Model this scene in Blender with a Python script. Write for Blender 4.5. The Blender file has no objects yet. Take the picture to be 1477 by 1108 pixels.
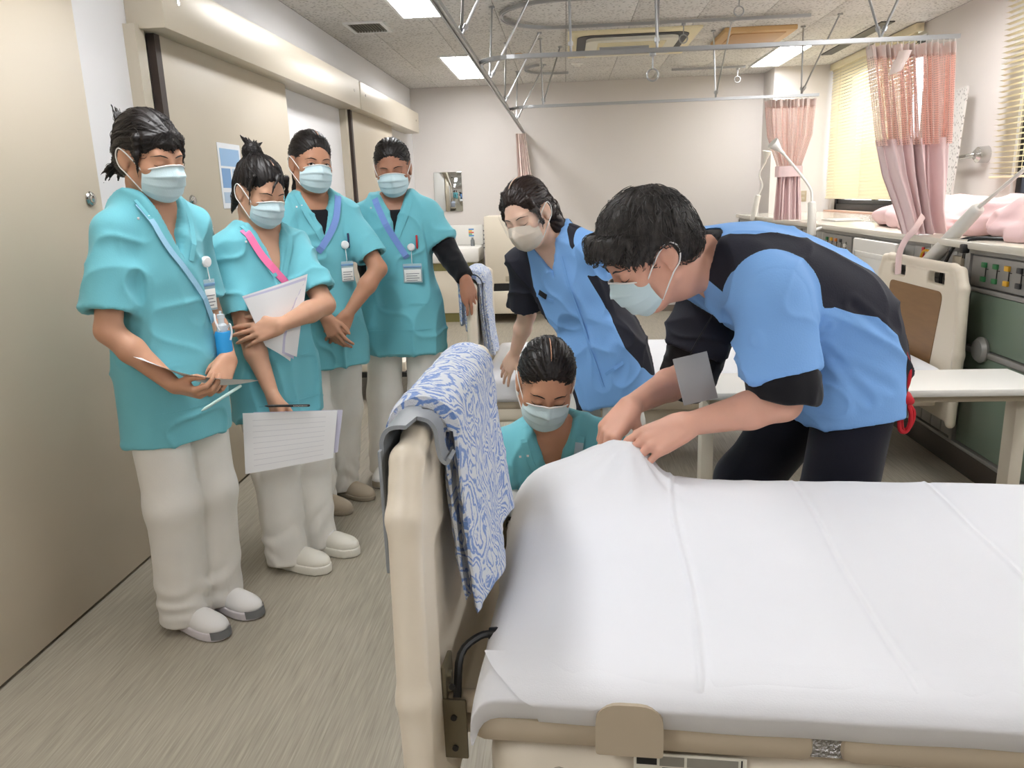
import bpy, bmesh, math, random
import numpy as np
from mathutils import Vector, Matrix
from mathutils.bvhtree import BVHTree
from mathutils.kdtree import KDTree

scene = bpy.context.scene
col = scene.collection
R_ = math.radians
rng = np.random.default_rng(7)
random.seed(7)

# ---------------------------------------------------------------- camera, world, exposure
CAM_H = 1.32
def make_camera():
    y, p, r = R_(4.245), R_(13.617), R_(-1.9)
    F = np.array([-math.sin(y)*math.cos(p), math.cos(y)*math.cos(p), -math.sin(p)])
    R0 = np.array([math.cos(y), math.sin(y), 0.0]); U0 = np.cross(R0, F)
    R = math.cos(r)*R0 + math.sin(r)*U0; U = -math.sin(r)*R0 + math.cos(r)*U0
    cam = bpy.data.cameras.new('camera'); o = bpy.data.objects.new('camera', cam); col.objects.link(o)
    m = Matrix.Identity(4)
    for i in range(3):
        m[i][0] = R[i]; m[i][1] = U[i]; m[i][2] = -F[i]
    m[0][3], m[1][3], m[2][3] = 0, 0, CAM_H
    o.matrix_world = m
    cam.sensor_fit = 'HORIZONTAL'; cam.sensor_width = 36.0; cam.lens = 1120/1477*36.0
    cam.clip_start = 0.05
    scene.camera = o
make_camera()

w = bpy.data.worlds.new('world'); scene.world = w; w.use_nodes = True
bg = w.node_tree.nodes['Background']
bg.inputs[0].default_value = (0.86, 0.93, 1.0, 1); bg.inputs[1].default_value = 5.0
LAMP = 24.0           # radiance of the ceiling lamps' diffusers
vs = scene.view_settings
vs.view_transform = 'Standard'; vs.look = 'None'; vs.exposure = 0.30; vs.gamma = 1.0; vs.use_curve_mapping = False

# ---------------------------------------------------------------- materials
def lin(c):
    return tuple((v/12.92 if v <= 0.04045 else ((v+0.055)/1.055)**2.4) for v in [x/255 for x in c])
MATS = {}
def mat(name, rgb, rough=0.6, metal=0.0, bump=None, var=None, sss=0.0, spec=0.5, emit=None, sheen=0.0, trans=0.0, alpha=1.0, coat=0.0):
    """bump=(scale, strength, (sx,sy,sz)); var=(scale, amount, (sx,sy,sz))"""
    if name in MATS: return MATS[name]
    m = bpy.data.materials.new(name); m.use_nodes = True
    nt = m.node_tree; b = nt.nodes['Principled BSDF']
    c = lin(rgb)
    b.inputs['Base Color'].default_value = (*c, 1); b.inputs['Roughness'].default_value = rough
    b.inputs['Metallic'].default_value = metal
    b.inputs['Specular IOR Level'].default_value = spec
    if sss:
        b.inputs['Subsurface Weight'].default_value = sss
        b.inputs['Subsurface Radius'].default_value = (0.012, 0.005, 0.003)
        b.inputs['Subsurface Scale'].default_value = 1.0
    if sheen: b.inputs['Sheen Weight'].default_value = sheen
    if trans: b.inputs['Transmission Weight'].default_value = trans
    if coat: b.inputs['Coat Weight'].default_value = coat
    b.inputs['Alpha'].default_value = alpha
    if emit:
        b.inputs['Emission Color'].default_value = (*lin(emit[0]), 1); b.inputs['Emission Strength'].default_value = emit[1]
    def coords(s):
        tc = nt.nodes.new('ShaderNodeTexCoord'); mp = nt.nodes.new('ShaderNodeMapping')
        nt.links.new(tc.outputs['Object'], mp.inputs[0]); mp.inputs['Scale'].default_value = s
        return mp.outputs[0]
    if var:
        n = nt.nodes.new('ShaderNodeTexNoise'); n.inputs['Scale'].default_value = var[0]; n.inputs['Detail'].default_value = 4
        nt.links.new(coords(var[2] if len(var) > 2 else (1, 1, 1)), n.inputs['Vector'])
        mr = nt.nodes.new('ShaderNodeMapRange'); mr.inputs[1].default_value = 0.3; mr.inputs[2].default_value = 0.7
        mr.inputs[3].default_value = 1-var[1]; mr.inputs[4].default_value = 1+var[1]
        nt.links.new(n.outputs['Fac'], mr.inputs[0])
        mx = nt.nodes.new('ShaderNodeVectorMath'); mx.operation = 'SCALE'; mx.inputs[0].default_value = c
        nt.links.new(mr.outputs[0], mx.inputs['Scale']); nt.links.new(mx.outputs[0], b.inputs['Base Color'])
    if bump:
        n = nt.nodes.new('ShaderNodeTexNoise'); n.inputs['Scale'].default_value = bump[0]; n.inputs['Detail'].default_value = 3
        nt.links.new(coords(bump[2] if len(bump) > 2 else (1, 1, 1)), n.inputs['Vector'])
        bp = nt.nodes.new('ShaderNodeBump'); bp.inputs['Strength'].default_value = bump[1]; bp.inputs['Distance'].default_value = 0.01
        nt.links.new(n.outputs['Fac'], bp.inputs['Height']); nt.links.new(bp.outputs[0], b.inputs['Normal'])
    MATS[name] = m
    return m
def nodes_of(m): return m.node_tree.nodes, m.node_tree.links, m.node_tree.nodes['Principled BSDF']

def mat_split(name, rgb_a, rgb_b, attr, rough=0.75, bump=None):
    """two cloth colours, split where the vertex attribute (a signed distance to a seam) changes sign"""
    m = mat(name, rgb_a, rough, bump=bump); N, L, b = nodes_of(m)
    a = N.new('ShaderNodeAttribute'); a.attribute_name = attr
    g = N.new('ShaderNodeMath'); g.operation = 'GREATER_THAN'; g.inputs[1].default_value = 0.0
    L.new(a.outputs['Fac'], g.inputs[0])
    mx = N.new('ShaderNodeMix'); mx.data_type = 'RGBA'
    mx.inputs['A'].default_value = (*lin(rgb_a), 1); mx.inputs['B'].default_value = (*lin(rgb_b), 1)
    L.new(g.outputs[0], mx.inputs['Factor']); L.new(mx.outputs['Result'], b.inputs['Base Color'])
    return m

# ---------------------------------------------------------------- mesh helpers
def unit(v):
    v = np.asarray(v, float); return v/(np.linalg.norm(v)+1e-12)
def V3(*a): return np.array(a, float)

def new_obj(name, me, parent=None, loc=(0, 0, 0), rot=(0, 0, 0)):
    o = bpy.data.objects.new(name, me); col.objects.link(o)
    o.location = loc; o.rotation_euler = rot
    if parent is not None: o.parent = parent
    return o
def tag(o, label=None, cat=None, group=None, kind=None):
    if label: o['label'] = label
    if cat: o['category'] = cat
    if group: o['group'] = group
    if kind: o['kind'] = kind
    return o
def empty(name, loc=(0, 0, 0), rz=0.0, label=None, cat=None, group=None):
    o = bpy.data.objects.new(name, None); col.objects.link(o)
    o.location = loc; o.rotation_euler = (0, 0, rz); o.empty_display_size = 0.1
    return tag(o, label, cat, group)
def np_mesh(name, verts, quads, mats, smooth=True, attrs=None, tris=False):
    me = bpy.data.meshes.new(name)
    verts = np.asarray(verts, np.float32); quads = np.asarray(quads, np.int32); k = 3 if tris else 4
    me.vertices.add(len(verts)); me.vertices.foreach_set('co', verts.ravel())
    n = len(quads); me.loops.add(n*k); me.polygons.add(n)
    me.polygons.foreach_set('loop_start', np.arange(0, n*k, k, dtype=np.int32))
    me.loops.foreach_set('vertex_index', quads.ravel())
    me.update(calc_edges=True)
    if smooth: me.polygons.foreach_set('use_smooth', np.ones(n, bool))
    for a, v in (attrs or {}).items():
        at = me.attributes.new(a, 'FLOAT', 'POINT'); at.data.foreach_set('value', np.asarray(v, np.float32))
    for m in (mats if isinstance(mats, (list, tuple)) else [mats]): me.materials.append(m)
    return me

class MB:
    """collects simple shapes into one mesh"""
    def __init__(s): s.v = []; s.f = []; s.sm = []; s.mi = []
    def _add(s, v, f, smooth=False, mi=0, M=None):
        o = len(s.v)
        for p in v:
            if M is not None: p = M @ Vector(p)
            s.v.append(tuple(p))
        for q in f: s.f.append(tuple(i+o for i in q)); s.sm.append(smooth); s.mi.append(mi)
        return s
    def box(s, c, sz, ch=0.0, M=None, mi=0):
        """box of full size sz about c, edges chamfered by ch"""
        hx, hy, hz = [max(a/2, 1e-4) for a in sz]; ch = min(ch, hx*.95, hy*.95, hz*.95)
        c = Vector(c)
        if ch <= 0:
            v = [c+Vector((x*hx, y*hy, z*hz)) for x in (-1, 1) for y in (-1, 1) for z in (-1, 1)]
            f = [(0, 1, 3, 2), (4, 6, 7, 5), (0, 4, 5, 1), (2, 3, 7, 6), (0, 2, 6, 4), (1, 5, 7, 3)]
            return s._add(v, f, False, mi, M)
        bm = bmesh.new(); bmesh.ops.create_cube(bm, size=1.0)
        for q in bm.verts: q.co = Vector((q.co.x*2*hx, q.co.y*2*hy, q.co.z*2*hz))
        bmesh.ops.bevel(bm, geom=bm.edges[:], offset=ch, segments=2, profile=0.5, affect='EDGES')
        bm.verts.index_update(); v = [q.co+c for q in bm.verts]; f = [[q.index for q in p.verts] for p in bm.faces]; bm.free()
        return s._add(v, f, True, mi, M)
    def span(s, lo, hi, ch=0.0, M=None, mi=0):
        lo = Vector(lo); hi = Vector(hi); return s.box((lo+hi)/2, [abs(a) for a in (hi-lo)], ch, M, mi)
    def tube(s, pts, r, n=8, M=None, mi=0, closed=False, flat=None):
        P = [Vector(p) for p in pts]; m = len(P)
        rr = r if isinstance(r, (list, tuple)) else [r]*m
        T = []
        for i in range(m):
            a = P[i-1] if (i > 0 or closed) else P[i]; b = P[(i+1) % m] if (i < m-1 or closed) else P[i]
            T.append((b-a).normalized() if (b-a).length > 1e-9 else Vector((0, 0, 1)))
        up = Vector((0, 0, 1)) if abs(T[0].z) < 0.9 else Vector((1, 0, 0))
        if flat is not None: up = Vector(flat[1])
        v = []; nrm = (up-T[0]*up.dot(T[0])).normalized()
        for i in range(m):
            nrm = (nrm-T[i]*nrm.dot(T[i])).normalized() if flat is None else (up-T[i]*up.dot(T[i])).normalized()
            bi = T[i].cross(nrm); k = flat[0] if flat is not None else 1.0
            for j in range(n):
                a = 2*math.pi*j/n; v.append(P[i]+(nrm*math.cos(a)*k+bi*math.sin(a))*rr[i])
        f = []
        for i in range(m if closed else m-1):
            for j in range(n):
                a = i*n+j; b = i*n+(j+1) % n; i2 = (i+1) % m
                f.append((a, b, i2*n+(j+1) % n, i2*n+j))
        if not closed: f.append(tuple(range(n-1, -1, -1))); f.append(tuple((m-1)*n+j for j in range(n)))
        return s._add(v, f, True, mi, M)
    def lathe(s, prof, n=20, M=None, mi=0, axis='z'):
        """prof: list of (r, h)"""
        v = []
        for r, h in prof:
            for j in range(n):
                a = 2*math.pi*j/n; x, y = r*math.cos(a), r*math.sin(a)
                v.append((x, y, h) if axis == 'z' else ((h, x, y) if axis == 'x' else (y, h, x)))
        f = [(i*n+j, i*n+(j+1) % n, (i+1)*n+(j+1) % n, (i+1)*n+j) for i in range(len(prof)-1) for j in range(n)]
        f.append(tuple(range(n-1, -1, -1))); f.append(tuple((len(prof)-1)*n+j for j in range(n)))
        return s._add(v, f, True, mi, M)
    def prism(s, poly, h0, h1, axis='z', M=None, mi=0):
        """poly: 2D outline, extruded from h0 to h1 along axis (x: (h,a,b), y: (a,h,b), z: (a,b,h))"""
        def P(a, b, h): return (h, a, b) if axis == 'x' else ((a, h, b) if axis == 'y' else (a, b, h))
        n = len(poly); v = [P(a, b, h0) for a, b in poly]+[P(a, b, h1) for a, b in poly]
        f = [(i, (i+1) % n, n+(i+1) % n, n+i) for i in range(n)]+[tuple(range(n-1, -1, -1)), tuple(range(n, 2*n))]
        return s._add(v, f, False, mi, M)
    def grid(s, fn, nu, nv, M=None, mi=0, closed_u=False):
        v = [fn(i/nu, j/nv) for i in range(nu+1) for j in range(nv+1)]
        f = [(i*(nv+1)+j, (i+1)*(nv+1)+j, (i+1)*(nv+1)+j+1, i*(nv+1)+j+1) for i in range(nu) for j in range(nv)]
        return s._add(v, f, True, mi, M)
    def build(s, name, mats, parent=None, loc=(0, 0, 0), rot=(0, 0, 0), smooth=None, auto=True):
        me = bpy.data.meshes.new(name); me.from_pydata([tuple(p) for p in s.v], [], s.f)
        me.polygons.foreach_set('use_smooth', s.sm if smooth is None else [smooth]*len(s.f))
        ml = mats if isinstance(mats, (list, tuple)) else [mats]
        for m in ml: me.materials.append(m)
        if len(ml) > 1: me.polygons.foreach_set('material_index', s.mi)
        bm = bmesh.new(); bm.from_mesh(me); bmesh.ops.recalc_face_normals(bm, faces=bm.faces[:]); bm.to_mesh(me); bm.free()
        if auto and any(s.sm):
            try: me.set_sharp_from_angle(angle=R_(40))
            except Exception: pass
        return new_obj(name, me, parent, loc, rot)
def rounded(poly, r, n=5):
    """round the corners of a 2D outline"""
    out = []; m = len(poly)
    for i in range(m):
        p = Vector(poly[i]); a = Vector(poly[i-1])-p; b = Vector(poly[(i+1) % m])-p
        q = min(r[i] if isinstance(r, (list, tuple)) else r, a.length*.49, b.length*.49)
        p0 = p+a.normalized()*q; p1 = p+b.normalized()*q
        for k in range(n+1):
            t = k/n; out.append(tuple((1-t)**2*p0+2*t*(1-t)*p+t*t*p1))
    return out
def bez(pts, n=24):
    """smooth curve through points (Catmull-Rom)"""
    P = [np.asarray(p, float) for p in pts]; P = [2*P[0]-P[1]]+P+[2*P[-1]-P[-2]]; out = []
    m = len(P)-3; per = max(2, n//m)
    for i in range(m):
        a, b, c, d = P[i:i+4]
        for k in range(per):
            t = k/per; out.append(0.5*((2*b)+(c-a)*t+(2*a-5*b+4*c-d)*t*t+(3*b-a-3*c+d)*t**3))
    out.append(P[-2]); return out

# ---------------------------------------------------------------- distance volumes -> one continuous surface
def vnoise(P, scale, seed=0):
    P = np.asarray(P, np.float64)*np.asarray(scale)
    i = np.floor(P).astype(np.int64); f = P-i; f = f*f*(3-2*f); out = 0.0
    for dx in (0, 1):
        for dy in (0, 1):
            for dz in (0, 1):
                h = ((i[:, 0]+dx)*73856093 ^ (i[:, 1]+dy)*19349663 ^ (i[:, 2]+dz)*83492791 ^ (seed*2654435761 & 0xffffffff)) & 0x7fffffff
                h = (h*1103515245+12345) & 0x7fffffff; h = ((h ^ (h >> 13))*1274126177) & 0x7fffffff
                out = out+(h/0x7fffffff*2-1)*(f[:, 0] if dx else 1-f[:, 0])*(f[:, 1] if dy else 1-f[:, 1])*(f[:, 2] if dz else 1-f[:, 2])
    return out
class Vol:
    def __init__(s, lo, hi, vox, zcoarse=None):
        s.ax = [np.arange(lo[i], hi[i]+vox, vox) for i in range(3)]
        if zcoarse:
            zs, mult = zcoarse
            if zs > lo[2]: s.ax[2] = np.concatenate([np.arange(lo[2], zs, vox*mult), np.arange(zs, hi[2]+vox, vox)])
        s.ax = [a.astype(np.float32) for a in s.ax]; s.vox = vox
        s.d = np.full([len(a) for a in s.ax], 0.2, np.float32)
    def sl(s, lo, hi):
        r = []
        for i in range(3):
            a = max(0, int(np.searchsorted(s.ax[i], lo[i]))-1); b = min(len(s.ax[i]), int(np.searchsorted(s.ax[i], hi[i]))+1)
            if b <= a: return None, None
            r.append(slice(a, b))
        return tuple(r), (s.ax[0][r[0]][:, None, None], s.ax[1][r[1]][None, :, None], s.ax[2][r[2]][None, None, :])
    def put(s, sl, v, k, op):
        d = s.d[sl]; v = v.astype(np.float32)
        if op == 'sub': v = -v
        if op == 'add':
            if k > 0:
                h = np.maximum(k-np.abs(d-v), 0)/k; d = np.minimum(d, v)-h*h*k*0.25
            else: d = np.minimum(d, v)
        else:
            if k > 0:
                h = np.maximum(k-np.abs(d-v), 0)/k; d = np.maximum(d, v)+h*h*k*0.25
            else: d = np.maximum(d, v)
        s.d[sl] = d
    def cap(s, a, b, ra, rb, k=0.01, op='add', flat=None, cut=None):
        a = np.asarray(a, np.float32); b = np.asarray(b, np.float32); m = max(ra, rb)*(1.15 if flat is None else 1.5)+k+3*s.vox
        sl, P = s.sl(np.minimum(a, b)-m, np.maximum(a, b)+m)
        if sl is None: return
        ab = b-a; L = float(ab@ab)+1e-12
        q = [P[i]-a[i] for i in range(3)]
        t = np.clip((q[0]*ab[0]+q[1]*ab[1]+q[2]*ab[2])/L, 0, 1)
        q = [q[i]-t*ab[i] for i in range(3)]
        l2 = q[0]**2+q[1]**2+q[2]**2
        if flat is not None:
            w_ = unit(flat[0]); c = q[0]*w_[0]+q[1]*w_[1]+q[2]*w_[2]; l2 = l2+c*c*(1/flat[1]**2-1)
        v = np.sqrt(l2)-(ra+(rb-ra)*t)
        if cut is not None:
            for cp, cn in cut:
                cn = unit(cn); v = np.maximum(v, (P[0]-cp[0])*cn[0]+(P[1]-cp[1])*cn[1]+(P[2]-cp[2])*cn[2])
        s.put(sl, v, k, op)
    def chain(s, pts, rs, k=0.01, **kw):
        for i in range(len(pts)-1): s.cap(pts[i], pts[i+1], rs[i], rs[i+1], k, **kw)
    def ell(s, c, r, M=None, k=0.01, op='add'):
        c = np.asarray(c, float); r = np.asarray(r, float); M = np.eye(3) if M is None else M   # columns: axes
        e = np.sqrt(((M*r)**2).sum(1))+k+3*s.vox
        sl, P = s.sl(c-e, c+e)
        if sl is None: return
        q = [P[i]-c[i] for i in range(3)]
        u = [q[0]*M[0, j]+q[1]*M[1, j]+q[2]*M[2, j] for j in range(3)]
        k0 = np.sqrt(sum((u[j]/r[j])**2 for j in range(3)))+1e-9; k1 = np.sqrt(sum((u[j]/r[j]**2)**2 for j in range(3)))+1e-9
        s.put(sl, k0*(k0-1)/k1, k, op)
    def rbox(s, c, hs, M=None, rd=0.005, k=0.0, op='add'):
        c = np.asarray(c, float); M = np.eye(3) if M is None else M; hs = np.asarray(hs, float)
        e = (np.abs(M)*hs).sum(1)+k+3*s.vox+rd
        sl, P = s.sl(c-e, c+e)
        if sl is None: return
        q = [P[i]-c[i] for i in range(3)]
        u = [np.abs(q[0]*M[0, j]+q[1]*M[1, j]+q[2]*M[2, j])-(hs[j]-rd) for j in range(3)]
        v = np.sqrt(sum(np.maximum(a, 0)**2 for a in u))+np.minimum(np.maximum(np.maximum(u[0], u[1]), u[2]), 0)-rd
        s.put(sl, v, k, op)
    def half(s, p, n, k=0.0):
        """keep only the side of the plane that n points away from"""
        n = unit(n); X, Y, Z = s.ax[0][:, None, None], s.ax[1][None, :, None], s.ax[2][None, None, :]
        s.put((slice(None),)*3, (X-p[0])*n[0]+(Y-p[1])*n[1]+(Z-p[2])*n[2], k, 'int')
    def loft(s, nodes, k=0.004, k0=None, pw=2.3, sub=4):
        """nodes: (centre, right, fwd, a, bf, bb); elliptical sections along a curved spine"""
        C = [np.concatenate([n[0], n[1], n[2], n[3:6]]) for n in nodes]
        S = bez(C, sub*(len(C)-1))
        for i in range(len(S)-1):
            A, B = S[i], S[i+1]; c0, c1 = A[:3], B[:3]; m = max(A[9:12].max(), B[9:12].max())*1.1+0.02+k
            sl, P = s.sl(np.minimum(c0, c1)-m, np.maximum(c0, c1)+m)
            if sl is None: continue
            ab = c1-c0; L = ab@ab+1e-12; q = [P[j]-c0[j] for j in range(3)]
            t = np.clip((q[0]*ab[0]+q[1]*ab[1]+q[2]*ab[2])/L, 0, 1).astype(np.float32)
            q = [q[j]-t*ab[j] for j in range(3)]
            r = unit(A[3:6]+B[3:6]); tn = unit(ab); f = unit(np.cross(tn, r))
            if f@(A[6:9]+B[6:9]) < 0: f = -f
            u = q[0]*r[0]+q[1]*r[1]+q[2]*r[2]; v = q[0]*f[0]+q[1]*f[1]+q[2]*f[2]; w_ = q[0]*tn[0]+q[1]*tn[1]+q[2]*tn[2]
            a = A[9]+(B[9]-A[9])*t; bf = A[10]+(B[10]-A[10])*t; bb = A[11]+(B[11]-A[11])*t
            b = np.where(v > 0, bf, bb); mn = np.minimum(a, b)
            rr = (np.abs(u/a)**pw+np.abs(v/b)**pw+np.abs(w_/mn)**pw)**(1/pw)
            s.put(sl, (rr-1)*mn, k if i else (k0 if k0 is not None else k), 'add')
    def mesh(s, smooth=1):
        d = s.d; n = d.shape; ins = d < 0
        cnt = np.zeros([a-1 for a in n], np.int8); cs = [(i, j, k) for i in (0, 1) for j in (0, 1) for k in (0, 1)]
        sub = lambda A, c: A[c[0]:n[0]-1+c[0], c[1]:n[1]-1+c[1], c[2]:n[2]-1+c[2]]
        for c in cs: cnt += sub(ins, c)
        act = (cnt > 0) & (cnt < 8); I = np.argwhere(act); vid = np.full(act.shape, -1, np.int32); vid[act] = np.arange(len(I))
        val = np.stack([d[I[:, 0]+c[0], I[:, 1]+c[1], I[:, 2]+c[2]] for c in cs], 1)
        acc = np.zeros((len(I), 3)); nn = np.zeros(len(I)); ca = np.array(cs, float)
        for a in range(8):
            for b in range(a+1, 8):
                if np.abs(ca[a]-ca[b]).sum() != 1: continue
                x = (val[:, a] < 0) != (val[:, b] < 0); t = val[x, a]/(val[x, a]-val[x, b])
                acc[x] += ca[a]+t[:, None]*(ca[b]-ca[a]); nn[x] += 1
        p = I+acc/nn[:, None]
        X = np.stack([np.interp(p[:, i], np.arange(len(s.ax[i])), s.ax[i]) for i in range(3)], 1)
        Q = []
        for ax in range(3):
            lo = [slice(None)]*3; hi = [slice(None)]*3; lo[ax] = slice(0, n[ax]-1); hi[ax] = slice(1, n[ax])
            A = ins[tuple(lo)]; B = ins[tuple(hi)]; E = np.argwhere(A != B)
            b, c = (ax+1) % 3, (ax+2) % 3
            E = E[(E[:, b] > 0) & (E[:, c] > 0) & (E[:, b] < n[b]-1) & (E[:, c] < n[c]-1)]
            sg = A[E[:, 0], E[:, 1], E[:, 2]]
            def cell(ob, oc):
                F = E.copy(); F[:, b] += ob; F[:, c] += oc; return vid[F[:, 0], F[:, 1], F[:, 2]]
            q = np.stack([cell(-1, -1), cell(0, -1), cell(0, 0), cell(-1, 0)], 1)
            q[~sg] = q[~sg][:, ::-1]; Q.append(q)
        Q = np.concatenate(Q); Q = Q[(Q >= 0).all(1)]
        for _ in range(smooth): X = laplace(X, Q)
        return X, Q
def laplace(X, Q, f=0.5):
    e = np.concatenate([Q[:, [0, 1]], Q[:, [1, 2]], Q[:, [2, 3]], Q[:, [3, 0]]]); n = len(X)
    c = np.bincount(e[:, 0], minlength=n)+np.bincount(e[:, 1], minlength=n)+1e-9
    S = np.stack([np.bincount(e[:, 0], X[e[:, 1], i], n)+np.bincount(e[:, 1], X[e[:, 0], i], n) for i in range(3)], 1)/c[:, None]
    return X+(S-X)*f
def normals(X, Q):
    fn = np.cross(X[Q[:, 2]]-X[Q[:, 0]], X[Q[:, 3]]-X[Q[:, 1]]); n = len(X)
    N = np.stack([sum(np.bincount(Q[:, j], fn[:, i], n) for j in range(4)) for i in range(3)], 1)
    return N/(np.linalg.norm(N, axis=1)[:, None]+1e-12)
def seg_dist(X, a, b):
    a = np.asarray(a, float); b = np.asarray(b, float); ab = b-a
    t = np.clip(((X-a)@ab)/(ab@ab+1e-12), 0, 1); return np.linalg.norm(X-a-t[:, None]*ab, axis=1)
# ---------------------------------------------------------------- the room
ZC = 2.48; XL, XR, YF, YB = -1.66, 2.71, 8.82, -2.6
M_WALL = mat('warm white wallpaper', (214, 208, 203), .85, bump=(130, .05), var=(1.2, .015)); M_WALLW = mat('white painted wall', (222, 220, 220), .8)
M_CEIL = mat('ceiling board', (206, 203, 198), .95)
def ceil_tex():
    N, L, b = nodes_of(M_CEIL)
    tc = N.new('ShaderNodeTexCoord'); v = N.new('ShaderNodeTexVoronoi'); v.inputs['Scale'].default_value = 38
    mp = N.new('ShaderNodeMapping'); mp.inputs['Scale'].default_value = (1, 1.8, 1)
    L.new(tc.outputs['Object'], mp.inputs[0]); L.new(mp.outputs[0], v.inputs['Vector'])
    s = N.new('ShaderNodeMath'); s.operation = 'MULTIPLY'; s.inputs[1].default_value = .8
    g2 = N.new('ShaderNodeMath'); g2.operation = 'LESS_THAN'; g2.inputs[1].default_value = .29; L.new(v.outputs['Distance'], g2.inputs[0]); L.new(g2.outputs[0], s.inputs[0])
    mx = N.new('ShaderNodeMix'); mx.data_type = 'RGBA'; mx.inputs['A'].default_value = (*lin((212, 209, 204)), 1); mx.inputs['B'].default_value = (*lin((128, 124, 118)), 1)
    L.new(s.outputs[0], mx.inputs['Factor']); L.new(mx.outputs['Result'], b.inputs['Base Color'])
ceil_tex()
M_FLOOR = mat('streaked vinyl floor', (166, 158, 142), .42, spec=.4)
def floor_tex():
    N, L, b = nodes_of(M_FLOOR); tc = N.new('ShaderNodeTexCoord'); fac = None
    for sc, amt in (((130, 4.5, 1), .5), ((300, 9, 1), .5)):
        mp = N.new('ShaderNodeMapping'); mp.inputs['Scale'].default_value = sc; L.new(tc.outputs['Object'], mp.inputs[0])
        n = N.new('ShaderNodeTexNoise'); n.inputs['Scale'].default_value = 1.0; n.inputs['Detail'].default_value = 2; L.new(mp.outputs[0], n.inputs['Vector'])
        m = N.new('ShaderNodeMath'); m.operation = 'MULTIPLY'; m.inputs[1].default_value = amt; L.new(n.outputs['Fac'], m.inputs[0])
        if fac is None: fac = m.outputs[0]
        else:
            a = N.new('ShaderNodeMath'); a.operation = 'ADD'; L.new(fac, a.inputs[0]); L.new(m.outputs[0], a.inputs[1]); fac = a.outputs[0]
    cr = N.new('ShaderNodeValToRGB'); cr.color_ramp.elements[0].position = .32; cr.color_ramp.elements[1].position = .66
    cr.color_ramp.elements[0].color = (*lin((143, 136, 121)), 1); cr.color_ramp.elements[1].color = (*lin((176, 168, 152)), 1)
    L.new(fac, cr.inputs[0]); L.new(cr.outputs[0], b.inputs['Base Color'])
floor_tex()
M_DOOR = mat('beige laminate door', (192, 180, 160), .45, var=(1.5, .02)); M_DOORF = mat('beige steel', (188, 178, 160), .4); M_DARKB = mat('dark brown rubber', (62, 50, 44), .6); M_BLK = mat('black plastic', (18, 18, 20), .45)
M_HEAD = mat('cream door track cover', (196, 186, 168), .35, metal=.15); M_ALU = mat('brushed aluminium', (176, 177, 178), .32, metal=.85); M_STEEL = mat('polished steel', (205, 205, 203), .18, metal=1.0)
M_CREAM = mat('cream plastic', (226, 216, 198), .42); M_BEIGE = mat('beige plastic', (186, 174, 152), .45); M_WPLAS = mat('white plastic', (234, 232, 226), .4); M_GREY = mat('grey plastic', (140, 145, 150), .45); M_GAP = mat('dark joint and gap shade', (26, 25, 24), .8)  # gap colour is near-black: board joints and the painted shade of gaps
def struct(o): o['kind'] = 'structure'; return o
def slab(name, lo, hi, m, parent=None, ch=0): b = MB(); b.span(lo, hi, ch); return b.build(name, m, parent)

struct(slab('floor', (XL, YB, -.06), (XR, YF, 0), M_FLOOR))
struct(slab('wall_left', (XL-.12, YB, 0), (XL, YF, ZC), M_WALLW)); struct(slab('wall_far', (XL-.12, YF, 0), (XR+.2, YF+.12, ZC), M_WALL)); struct(slab('wall_back', (XL-.12, YB-.12, 0), (XR+.2, YB, ZC), M_WALL))
struct(slab('wall_pillar', (2.10, 8.40, 0), (XR, YF, ZC), M_WALL))
# right wall with two windows
WIN = [(6.42, 8.34), (3.05, 5.08)]; WZ0, WZ1 = 1.078, 2.40
wr = MB(); wr.span((XR, YB, 0), (XR+.2, YF, WZ0)); wr.span((XR, YB, WZ1), (XR+.2, YF, ZC)); wr.span((XR, YB, WZ0), (XR+.2, 3.05, WZ1)); wr.span((XR, 5.08, WZ0), (XR+.2, 6.42, WZ1)); wr.span((XR, 8.34, WZ0), (XR+.2, YF, WZ1)); struct(wr.build('wall_right', M_WALL))
M_WFR = mat('black window aluminium', (30, 31, 38), .4, metal=.3); M_GLASS = mat('window glass', (235, 245, 250), .02, alpha=.12); M_SILL = mat('pinkish wood sill', (206, 164, 142), .5); M_BLIND = mat('cream blind slat', (226, 214, 180), .5)
for i, (a, b) in enumerate(WIN):
    f = MB(); m = (a+b)/2
    for lo, hi in (((XR+.03, a, WZ0), (XR+.11, a+.06, WZ1)), ((XR+.03, b-.06, WZ0), (XR+.11, b, WZ1)), ((XR+.03, a, WZ0), (XR+.11, b, WZ0+.06)), ((XR+.03, a, WZ1-.05), (XR+.11, b, WZ1)), ((XR+.05, m-.035, WZ0), (XR+.09, m+.035, WZ1)), ((XR+.045, a+.06, WZ0+.06), (XR+.085, b-.06, WZ0+.10))): f.span(lo, hi, .004)
    wo = struct(f.build('window_%d' % (i+1), M_WFR))
    for lo, hi in ((a+.06, m), (m, b-.06)): slab('pane', (XR+.066, lo, WZ0+.06), (XR+.070, hi, WZ1-.05), M_GLASS, wo)
    slab('sill', (XR-.07, a-.02, WZ0-.015), (XR+.03, b+.02, WZ0), M_SILL, wo)
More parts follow.
